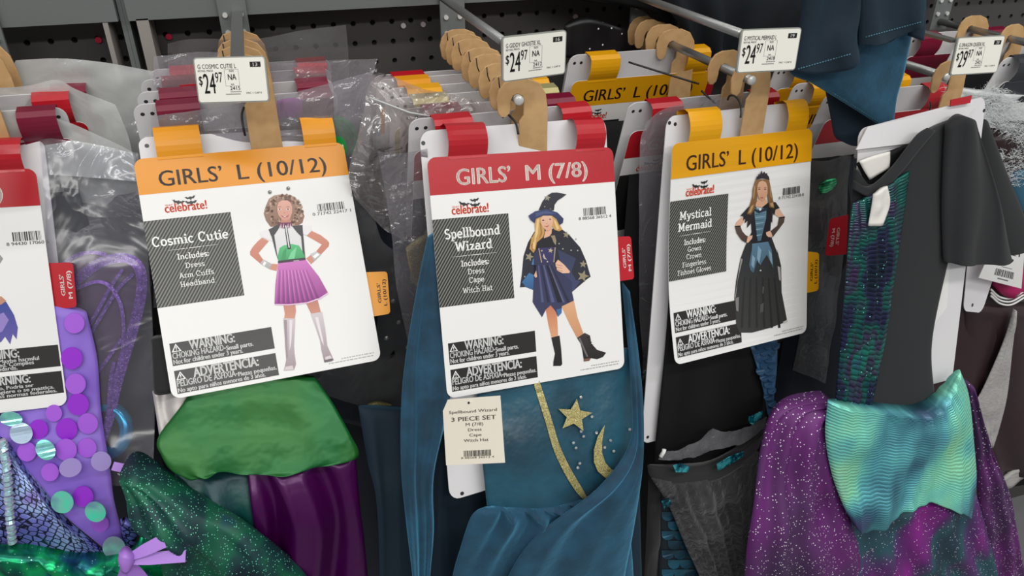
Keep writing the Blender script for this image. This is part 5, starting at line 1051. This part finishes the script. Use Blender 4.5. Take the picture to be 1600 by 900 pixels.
cloth('cape_behind', [[(560, 636), (600, 640), (640, 640)], [(574, 720), (605, 720), (640, 720)], [(590, 800), (612, 800), (645, 800)], [(596, 990), (620, 990), (660, 990)]], M['velvet_dark'], PC[0], Y=(shC, -.06, -.06), th=.012, nu=20, nv=20, folds=((.005, 1.6, .2, .3),), seed=4)
tie([(786, 172, .735), (797, 182, .72), (806, 193, .712), (810, 210, .706)], pC); tie([(784, 174, .74), (785, 180, .738), (786, 184, .738)], pC)
# ------------------------------------------------------------------ garments of pack D
SEQT = iri_mat('teal_sequin_trim', [(.35, (8, 50, 64)), (.5, (20, 130, 150)), (.62, (90, 220, 230))], 90, rough=.25, metal=.7, sparkle=(170, 255, 255), spark_thr=.85, spark_scale=420)
FISH = iri_mat('teal_fish_scale', [(.35, (16, 44, 60)), (.5, (30, 74, 92)), (.65, (36, 96, 120))], 20, rough=.35, metal=.4)
cloth('black_gown', [[(1050, 400), (1110, 400), (1190, 395)], [(1040, 540), (1110, 540), (1200, 530)], [(1030, 640), (1110, 640), (1196, 630)], [(1022, 720), (1110, 715), (1194, 690)], [(1022, 735), (1110, 728), (1196, 700)]], M['black_satin'], pD, Y=(flatB, .0065, .008), th=.008, nu=30, nv=30, folds=((.003, 2.2, .2, .5),), seed=4)
_, FBl = cloth('blue_scale_panel', [[(1172, 540), (1195, 536), (1215, 530)], [(1185, 580), (1200, 578), (1214, 575)], [(1195, 620), (1203, 618), (1210, 615)], [(1200, 650), (1204, 650), (1208, 645)]], mat('blue_scale_cloth', (44, 74, 108), .5, var=((52, 92, 128), 60, 3)), pD, Y=(flatB, .008, .016), th=.004, nu=14, nv=18)
def fishscales(Fr, x0, y0, dx, dy, nx, ny, r, m, parent, inside, tilt=0.):
    for j in range(ny):
        for i in range(nx):
            x = x0+dx*(i+.5*(j % 2))+tilt*j; y = y0+dy*j
            if not inside(x, y): continue
            pts = [(x+r*math.cos(q), y+r*.95*math.sin(q)) for q in np.linspace(0, math.pi, 9)]+[(x-r, y-r*.55), (x+r, y-r*.55)]
            P = [on(Fr, a_, b_, .0012+.0032*max(0, (b_-y)/r)) for a_, b_ in pts]; c = np.mean(P, 0); slab('scale', P, (EYE-c)/np.linalg.norm(EYE-c), .0004, m, parent)
blo = [o for o in pD.children if o.name.startswith('blue_scale_panel')][0]
fishscales(FBl, 1176, 540, 12, 10, 5, 11, 6.6, mat('blue_scale', (40, 72, 104), .4, metal=.2), blo, lambda x, y: 1176+(y-540)*.24 < x-2 and x+3 < 1216-(y-540)*.05)
cloth('waistband', [[(1012, 728), (1060, 730), (1120, 722), (1196, 672)], [(1014, 740), (1060, 742), (1120, 734), (1190, 690)], [(1020, 750), (1060, 752), (1120, 745), (1180, 712)]], M['dark'], pD, Y=(flatB, .014, .024), th=.012, nu=30, nv=8)
film('lace_edge', [[(1032, 708, (flatB, .012, .031)), (1060, 704, (flatB, .012, .031)), (1092, 690, (flatB, .012, .031)), (1110, 672, (flatB, .012, .031)), (1130, 674, (flatB, .012, .031)), (1165, 668, (flatB, .012, .031)), (1198, 650, (flatB, .012, .031))], [(1030, 720, (flatB, .012, .030)), (1060, 718, (flatB, .012, .030)), (1095, 712, (flatB, .012, .030)), (1112, 704, (flatB, .012, .030)), (1135, 700, (flatB, .012, .030)), (1165, 690, (flatB, .012, .030)), (1196, 668, (flatB, .012, .030))]], film_mat('grey_tulle_edge', (150, 150, 152), .5, .3, (120, .8, .003), (120, 120, 124), fres=.5), pD, amp=.004, sc=60, nu=60, nv=6, back=0)
_, FGn = cloth('scale_underskirt', [[(1034, 740), (1065, 742), (1100, 735)], [(1030, 800), (1075, 800), (1120, 795)], [(1030, 860), (1080, 860), (1130, 860)], [(1025, 980), (1080, 980), (1135, 980)]], FISH, pD, Y=(flatB, .0, .010), th=.016, nu=26, nv=26, seed=2)
fs = [o for o in pD.children if o.name.startswith('scale_underskirt')][0]
M['fish_base'] = mat('scale_gap_shade', (10, 26, 36), .6); fs.data.materials[0] = M['fish_base']  # base darkened to paint shadowed gaps between the scales
fishscales(FGn, 1034, 790, 19, 15, 6, 9, 9.6, FISH, fs, lambda x, y: 1036+max(0, 800-y)*.2 < x < 1066+(y-770)*.55)
for q in (((1052, 728), (1064, 724), (1078, 730), (1074, 738), (1056, 738)), ((1120, 726), (1140, 714), (1162, 706), (1160, 714), (1140, 726), (1122, 736)), ((1170, 652), (1180, 648), (1192, 642), (1190, 652), (1176, 664), (1170, 660)), ((1034, 784), (1046, 778), (1050, 788), (1038, 796))):
    slab('sequin_patch', [at(x, y, (flatB, .02, .038)) for x, y in q], (0, -1, 0), .001, SEQT, pD)
cloth('black_tulle', [[(1018, 748), (1070, 752), (1120, 742), (1185, 706)], [(1045, 790), (1080, 790), (1130, 790), (1182, 780)], [(1070, 850), (1100, 840), (1140, 850), (1185, 860)], [(1100, 920), (1120, 920), (1150, 920), (1190, 920)], [(1110, 990), (1130, 990), (1160, 990), (1195, 990)]], mat('charcoal_tulle', (52, 50, 53), .9, sheen=.2, bump=(90, .9, .008), var=((38, 37, 40), 40, 5)), pD, Y=(flatB, .016, .028), th=.014, nu=40, nv=30, folds=((.004, 3.5, .2, .3), (.003, 8, .6, .2)), wob=.014, wsc=22, seed=7)
cloth('black_tulle_side', [[(1014, 745), (1025, 748), (1040, 750)], [(1012, 800), (1022, 805), (1034, 800)], [(1008, 900), (1018, 900), (1030, 900)], [(1005, 980), (1018, 980), (1030, 980)]], M['dark'], pD, Y=(flatB, -.004, .006), th=.012, nu=14, nv=18, wob=.01, wsc=25)
tie([(1137, 156, .725), (1140, 150, .722), (1148, 150, .718), (1156, 160, .714), (1158, 174, .71), (1157, 184, .707)], pD); tie([(982, 97, .84), (1030, 112, .82), (1075, 126, .80), (1092, 131, .79)], PD[0]); tie([(1096, 142, .775), (1108, 153, .765), (1118, 162, .76)], PD[0])
tube('button_tag', [at(1032, 714, (flatB, .02, .044)), at(1037, 706, (flatB, .02, .044)), at(1038, 702, (flatB, .02, .044))], .0025, M['white'], pD, 8)
# ------------------------------------------------------------------ PACK E: charcoal dress with a sequin panel
shE = Sheet(*fit([(1334, 205), (1541, 152), (1490, 590), (1285, 650)], .205, .36, .72))
pE = thing('costume_pack', 'charcoal top with colour-shift sequin panel and purple glitter skirt on a white board', 'costume', shE.P(.5, 0), 'front costume packs')
q_ = [shE.inv(*p) for p in ((1342, 202), (1541, 150), (1488, 592), (1326, 636))]
board(shE, q_, pE, off=0, dots=((.965, .03),)); hanger('E', .716, pE, .05)
slab('board_flap', [at(x, y, (shE, .005, .005)) for x, y in ((1338, 234), (1356, 198), (1440, 180), (1525, 164), (1512, 182), (1440, 222))], (0, -1, .15), .001, M['board'], pE)
tabE = Quad([at(x, y, (shE, .004, .004)) for x, y in ((1486, 156), (1519, 149), (1516, 161), (1485, 166))]); sheet_body('card_tab', tabE, [(0, 0), (1, 0), (1, 1), (0, 1)], M['red'], pE, .001)
_, FT = cloth('jersey_top', [[(1336, 262), (1362, 290), (1400, 262), (1446, 210), (1500, 182)], [(1332, 300), (1380, 305), (1430, 275), (1475, 240), (1525, 230)], [(1328, 360), (1370, 360), (1415, 355), (1455, 350), (1500, 340)], [(1322, 440), (1365, 440), (1405, 440), (1445, 440), (1478, 425)], [(1314, 540), (1360, 540), (1400, 540), (1435, 540), (1456, 540)], [(1308, 634), (1350, 638), (1395, 640), (1430, 642), (1462, 632)]], M['jersey'], pE, Y=(shE, .012, .012), th=.012, nu=40, nv=50, wob=.003, wsc=9, seed=3)
cloth('collar_band', [[(1333, 296), (1362, 306), (1398, 278), (1440, 228), (1462, 204)], [(1334, 282), (1360, 292), (1394, 264), (1432, 215), (1450, 200)]], M['jersey'], pE, Y=(shE, .021, .021), th=.004, nu=30, nv=6)
cloth('neck_inside', [[(1338, 256), (1365, 246), (1400, 234), (1434, 220)], [(1346, 270), (1368, 268), (1398, 254), (1430, 232)], [(1352, 290), (1368, 290), (1392, 272), (1420, 250)]], M['black_satin'], pE, Y=(shE, .0075, .0075), th=.003, nu=16, nv=8)
cloth('sleeve', [[(1478, 196), (1500, 182), (1514, 184), (1524, 196)], [(1474, 260), (1500, 250), (1530, 250), (1546, 262)], [(1472, 330), (1505, 325), (1545, 325), (1566, 335)], [(1474, 395), (1505, 400), (1545, 402), (1580, 400)], [(1476, 409), (1505, 411), (1545, 411), (1584, 406)]], M['jersey'], pE, Y=(shE, .022, .022), th=.016, nu=30, nv=30, folds=((.004, 1.7, .6, .3),), wob=.005, wsc=12, seed=5)
cloth('sleeve_far', [[(1520, 190), (1532, 184), (1543, 192)], [(1530, 260), (1550, 255), (1570, 262)], [(1545, 340), (1570, 335), (1600, 335)], [(1565, 398), (1590, 392), (1615, 380)]], M['jersey'], pE, Y=(shE, -.016, -.016), th=.014, nu=18, nv=20, wob=.003)
SEQP = iri_mat('sequin_ruched', [(.3, (24, 40, 60)), (.42, (44, 44, 84)), (.5, (20, 104, 92)), (.57, (70, 50, 92)), (.66, (30, 130, 112)), (.76, (60, 80, 130))], 15, uvrows=(180, 3.5), rough=.3, metal=.55, sparkle=(140, 250, 230), spark_thr=.95, spark_scale=420, stretch=(1.6, 1, .8), rowdark=.38)
_, FSq = cloth('sequin_panel', [[(1333, 318), (1352, 310), (1380, 294), (1422, 267)], [(1328, 360), (1352, 358), (1380, 350), (1412, 340)], [(1322, 440), (1345, 440), (1375, 440), (1398, 438)], [(1315, 530), (1338, 532), (1362, 534), (1384, 532)], [(1305, 632), (1325, 634), (1345, 636), (1362, 636)]], SEQP, pE, Y=(shE, .0235, .0235), th=.004, nu=34, nv=50, folds=((.0012, 6, .2, 0),), seed=2)
wl = mat('white_satin_label', (226, 222, 216), .5, bump=(60, .3, .003))
cloth('care_label', [[(1343, 252), (1365, 244), (1391, 237)], [(1350, 266), (1370, 258), (1391, 250)], [(1359, 281), (1372, 272), (1390, 263)]], wl, pE, Y=(shE, .0115, .0115), th=.002, nu=12, nv=8)
cloth('white_tab', [[(1365, 304), (1376, 296), (1387, 291)], [(1362, 325), (1376, 322), (1391, 318)], [(1357, 353), (1368, 352), (1380, 352)]], wl, pE, Y=(shE, .030, .030), th=.003, nu=12, nv=12, wob=.004, wsc=60)
slab('lower_card', [at(x, y, (shE, .003, .003)) for x, y in ((1458, 430), (1484, 410), (1480, 480), (1456, 512))], (0, -1, 0), .001, M['white'], pE)
SATI = iri_mat('mermaid_lame', [(.25, (100, 84, 144)), (.36, (64, 116, 140)), (.45, (100, 186, 196)), (.53, (136, 232, 208)), (.62, (166, 246, 196)), (.76, (140, 196, 240))], 8, uvrows=(300, 1.6), rough=.34, metal=.4, stretch=(1, 1, .9), rowdark=.7)  # palest stops carry the cloth's highlights as colour
cloth('lame_bodice', [[(1294, 626), (1330, 632), (1390, 640), (1440, 640), (1478, 618), (1500, 578)], [(1290, 680), (1330, 678), (1390, 672), (1440, 668), (1485, 656), (1514, 618)], [(1300, 740), (1335, 735), (1390, 720), (1440, 715), (1490, 715), (1522, 690)], [(1318, 790), (1345, 790), (1390, 770), (1440, 752), (1490, 765), (1526, 755)], [(1330, 812), (1350, 832), (1392, 800), (1440, 778), (1490, 790), (1518, 812)]], SATI, pE, Y=(shE, .03, .034), th=.03, nu=50, nv=40, folds=((.005, 2.3, .15, .6), (.003, 5, .3, 1), (.0016, 11, .2, 0)), wob=.016, wsc=15, seed=4)
TULLE = iri_mat('purple_glitter_tulle', [(.25, (60, 44, 74)), (.42, (84, 44, 96)), (.55, (104, 36, 112)), (.65, (84, 46, 98)), (.78, (110, 30, 114))], 6, rough=.6, metal=.1, sparkle=(250, 246, 255), spark_thr=.80, spark_scale=400, stretch=(1.6, 1, .5))
cloth('tulle_skirt_left', [[(1286, 618), (1296, 622), (1304, 632)], [(1215, 640), (1250, 640), (1296, 660)], [(1190, 700), (1235, 700), (1300, 720)], [(1178, 790), (1240, 790), (1325, 800)], [(1166, 870), (1240, 870), (1345, 870)], [(1160, 990), (1240, 990), (1350, 990)]], TULLE, pE, Y=(shE, .006, .016), th=.03, nu=40, nv=40, folds=((.007, 3.2, .1, .3),), wob=.016, wsc=12, seed=6)
cloth('tulle_skirt_front', [[(1325, 800), (1380, 798), (1440, 780), (1500, 785), (1525, 770)], [(1315, 850), (1380, 850), (1440, 850), (1500, 850), (1545, 840)], [(1310, 910), (1380, 910), (1450, 910), (1520, 910), (1560, 900)], [(1300, 990), (1380, 990), (1450, 990), (1520, 990), (1570, 990)]], iri_mat('bright_tulle', [(.3, (30, 60, 76)), (.42, (40, 84, 96)), (.5, (90, 40, 110)), (.57, (146, 28, 144)), (.72, (150, 30, 148))], 7, rough=.55, metal=.1, sparkle=(250, 246, 255), spark_thr=.88, spark_scale=400, stretch=(1.5, 1, .3)), pE, Y=(shE, .0, .014), th=.03, nu=44, nv=26, folds=((.007, 4.2, .3, .2),), wob=.012, wsc=12, seed=8)
cloth('tulle_skirt_right', [[(1505, 590), (1512, 600), (1520, 625)], [(1520, 680), (1535, 690), (1552, 712)], [(1526, 750), (1550, 760), (1578, 775)], [(1535, 830), (1565, 840), (1592, 850)], [(1545, 910), (1575, 910), (1604, 910)], [(1550, 990), (1580, 990), (1612, 990)]], TULLE, pE, Y=(shE, .0, .008), th=.02, nu=26, nv=36, folds=((.006, 2.2, .2, .3),), wob=.012, wsc=14, seed=9)
tie([(1453, 160, .712), (1454, 166, .70), (1453, 172, .695)], pE)
# ------------------------------------------------------------------ teal velvet cape hanging from the row above
tc_ = thing('hanging_cape', 'teal velvet cape hanging down from the row above beside the mermaid price sign', 'cape', at(1330, 60, .69))
STI = mat('teal_thread', (80, 130, 150), .6)
_, FC1 = cloth('lower_layer', [[(1238, 60), (1300, 50), (1370, 40), (1430, 30)], [(1234, 112), (1290, 105), (1360, 95), (1420, 80)], [(1268, 130), (1310, 125), (1360, 120), (1412, 118)], [(1305, 152), (1335, 150), (1370, 150), (1402, 152)], [(1350, 180), (1365, 180), (1385, 182), (1397, 184)], [(1378, 198), (1383, 199), (1388, 200), (1393, 196)]], M['velvet'], tc_, Y=.69, th=.012, nu=40, nv=34, wob=.012, wsc=9, seed=3)
cloth('under_fold', [[(1290, 140), (1330, 145), (1390, 160)], [(1298, 180), (1330, 180), (1385, 185)], [(1303, 208), (1335, 215), (1383, 203)], [(1308, 218), (1335, 226), (1375, 210)]], M['velvet_dark'], tc_, Y=.712, th=.012, nu=20, nv=16, wob=.006)
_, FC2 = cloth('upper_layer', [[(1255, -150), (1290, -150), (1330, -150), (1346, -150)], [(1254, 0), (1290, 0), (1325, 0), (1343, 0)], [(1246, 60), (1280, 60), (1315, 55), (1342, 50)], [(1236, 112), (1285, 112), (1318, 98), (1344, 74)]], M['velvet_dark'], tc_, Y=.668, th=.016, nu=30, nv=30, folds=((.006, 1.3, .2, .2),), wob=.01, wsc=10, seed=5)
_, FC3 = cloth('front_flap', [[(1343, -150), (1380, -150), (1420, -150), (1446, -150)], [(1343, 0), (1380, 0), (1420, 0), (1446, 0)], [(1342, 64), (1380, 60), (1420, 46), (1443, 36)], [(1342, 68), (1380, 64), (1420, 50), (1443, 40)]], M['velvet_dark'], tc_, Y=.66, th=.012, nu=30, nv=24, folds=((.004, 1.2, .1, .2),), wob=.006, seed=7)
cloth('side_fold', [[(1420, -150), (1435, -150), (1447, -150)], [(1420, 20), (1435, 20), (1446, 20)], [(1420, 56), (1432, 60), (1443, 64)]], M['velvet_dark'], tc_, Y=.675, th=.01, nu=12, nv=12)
for Fr, q0, q1, n in ((FC2, (1246, 108), (1330, 84), 20), (FC3, (1352, 58), (1440, 34), 22), (FC1, (1300, 144), (1376, 192), 22)):
    V = []; Fc = []
    for i in range(n):
        x, y = [q0[j]+(q1[j]-q0[j])*(i+.5)/n for j in (0, 1)]; dx, dy = (q1[0]-q0[0])/n*.3, (q1[1]-q0[1])/n*.3
        P = [on(Fr, x-dx, y-dy-.7, .0015), on(Fr, x+dx, y+dy-.7, .0015), on(Fr, x+dx, y+dy+.7, .0015), on(Fr, x-dx, y-dy+.7, .0015)]; b = len(V); V += P; Fc.append((b, b+1, b+2, b+3))
    mobj('hem_stitching', V, Fc, STI, tc_, kind='stuff')
# dark teal garments further back in the row above
tc2 = thing('hanging_garment', 'dark teal garment in deep shade behind the mermaid price sign', 'garment', at(1130, 40, .93))
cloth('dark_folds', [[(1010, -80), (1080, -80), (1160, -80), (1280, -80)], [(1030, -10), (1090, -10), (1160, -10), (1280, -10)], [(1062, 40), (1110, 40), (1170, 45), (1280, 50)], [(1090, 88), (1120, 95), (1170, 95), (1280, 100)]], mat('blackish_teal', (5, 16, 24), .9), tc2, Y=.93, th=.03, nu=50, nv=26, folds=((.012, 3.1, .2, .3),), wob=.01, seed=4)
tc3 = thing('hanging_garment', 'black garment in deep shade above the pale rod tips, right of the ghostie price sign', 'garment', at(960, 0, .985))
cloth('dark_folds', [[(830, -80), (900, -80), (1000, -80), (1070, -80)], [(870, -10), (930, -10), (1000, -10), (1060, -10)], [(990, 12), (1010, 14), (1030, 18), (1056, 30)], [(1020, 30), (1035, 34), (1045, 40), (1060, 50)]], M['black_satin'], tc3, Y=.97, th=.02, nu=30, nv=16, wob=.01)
# ------------------------------------------------------------------ right edge: brown dragon costume, feathers, paper sign
pF = thing('costume_pack', 'dark brown satin costume with grey feather strip at the right picture edge', 'costume', at(1570, 300, .80), 'front costume packs')
cloth('brown_bodice', [[(1545, 215), (1580, 205), (1660, 200)], [(1540, 270), (1585, 275), (1660, 285)], [(1550, 345), (1590, 345), (1660, 340)]], M['brown'], pF, Y=.80, th=.03, nu=20, nv=16, wob=.01, seed=2)
cloth('brown_skirt', [[(1500, 470), (1560, 475), (1650, 480)], [(1500, 560), (1560, 560), (1660, 560)], [(1520, 660), (1570, 660), (1670, 660)], [(1550, 745), (1600, 735), (1680, 715)]], M['brown'], pF, Y=.79, th=.03, nu=24, nv=20, folds=((.005, 2, .2, .3),), wob=.008, seed=3)
cloth('dark_underskirt', [[(1480, 560), (1530, 560), (1660, 560)], [(1490, 700), (1550, 700), (1680, 700)], [(1560, 760), (1600, 752), (1700, 740)]], M['black_satin'], pF, Y=.83, th=.02, nu=14, nv=12)
cloth('feather_strip', [[(1584, 486), (1586, 484), (1588, 487)], [(1566, 540), (1575, 542), (1582, 545)], [(1535, 610), (1555, 615), (1574, 618)], [(1514, 650), (1540, 660), (1562, 668)], [(1535, 690), (1545, 697), (1552, 700)]], M['grey_feather'], pF, Y=.765, th=.006, nu=20, nv=26, folds=((.0012, 6, .1, .3),), wob=.004, wsc=40)
cloth('feather_hem', [[(1560, 752), (1580, 738), (1640, 700)], [(1572, 765), (1590, 752), (1640, 716)]], M['grey_feather'], pF, Y=.78, th=.006, nu=14, nv=6, wob=.004, wsc=40)
cloth('blue_sleeve', [[(1582, 270), (1600, 265), (1660, 260)], [(1578, 300), (1600, 300), (1660, 300)], [(1596, 335), (1610, 335), (1660, 335)]], M['blue'], pF, Y=.785, th=.014, nu=12, nv=10, wob=.008)
for k_, y in ((0, 0), (1, 5), (2, 10)): tube('white_cord', crs([at(1548, 452+y, .772), at(1562, 464+y, .772), at(1580, 466+y, .772), at(1600, 455+y, .772)], 14), .0016, M['white'], pF, 8)
cloth('magenta_trim', [[(1556, 370), (1575, 362), (1640, 362)], [(1552, 400), (1580, 400), (1640, 400)], [(1551, 446), (1575, 462), (1640, 446)]], M['magenta'], pF, Y=.776, th=.012, nu=18, nv=14, wob=.012, wsc=40)
# white curled feathers: a bundle of thin barbs, too many to count
rf = random.Random(5); V = []; Fc = []
for i in range(7000):
    t = rf.random(); x = 1478+t*150; y = 132+65*rf.random()**.9+t*30+12*math.sin(t*9); 
    if rf.random() < .22: x = 1545+rf.random()*70; y = 235+rf.random()*55
    p = np.array(at(x, y, .79+rf.uniform(-.02, .02))); L = rf.uniform(.005, .014); an = rf.uniform(0, 2*math.pi); up_ = rf.uniform(-.3, .3); cur = rf.uniform(-1.6, 1.6); b = len(V); n = 4
    for j in range(n+1):
        V.append(p+np.array([0, 0, .00035])); V.append(p-np.array([0, 0, .00035])*(1-j/n)); a_ = an+cur*j/n; p = p+np.array([math.cos(a_), up_, math.sin(a_)])*L/n
    for j in range(n): Fc.append((b+2*j, b+2*j+1, b+2*j+3, b+2*j+2))
mobj('feather_barbs', V, Fc, M['feather'], pF, kind='stuff', label='white curled feather trim')
cloth('feather_down', [[(1490, 135), (1530, 140), (1640, 150)], [(1480, 165), (1540, 170), (1640, 180)], [(1500, 190), (1560, 215), (1640, 240)]], mat('feather_down', (200, 204, 204), .9, bump=(60, .5, .006), var=((220, 224, 224), 60, 4)), pF, Y=.81, th=.02, nu=24, nv=14, wob=.02, wsc=25)
shP = Quad([at(*p) for p in ((1562, 362, .75), (1603, 370, .75), (1596, 451, .75), (1529, 434, .75))])
sg = thing('paper_sign', 'white cardboard set tag tucked under the charcoal sleeve at the right edge', 'sign', shP.P(.5, 1))
so = sheet_body('sign_card', shP, [(0, 0), (1, 0), (1, 1), (0, 1)], M['white'], sg, .001); k = Ink(shP)
k.text('3 PIECE SET', -.55, .93, .40, .09, (90, 88, 92), 2, .01); r = random.Random(3); u = .30
while u < .78: w_ = r.choice((.01, .02, .03)); k.rect(u, .72, u+w_, .86, (90, 88, 90)); u += w_+r.choice((.01, .016))
k.rect(.40, .90, .66, .925, (120, 118, 118)); k.rect(.42, .655, .70, .67, (150, 148, 148)); k.done('sign_print', so)
wb = Quad([at(*p) for p in ((1512, 410, .775), (1560, 410, .775), (1534, 489, .76), (1505, 486, .76))])
ob = thing('board_end', 'white board end with punched hole left of the magenta trim', 'board', wb.P(.5, 1)); bo = sheet_body('card', wb, rounded(0, 0, 1, 1, .2, wb.w/wb.h, corners=(0, 0, 1, 1)), M['board'], ob, .0012); k = Ink(wb); k.disc(.42, .86, .05, (60, 60, 62), 1, 8); k.done('punched_hole', bo)
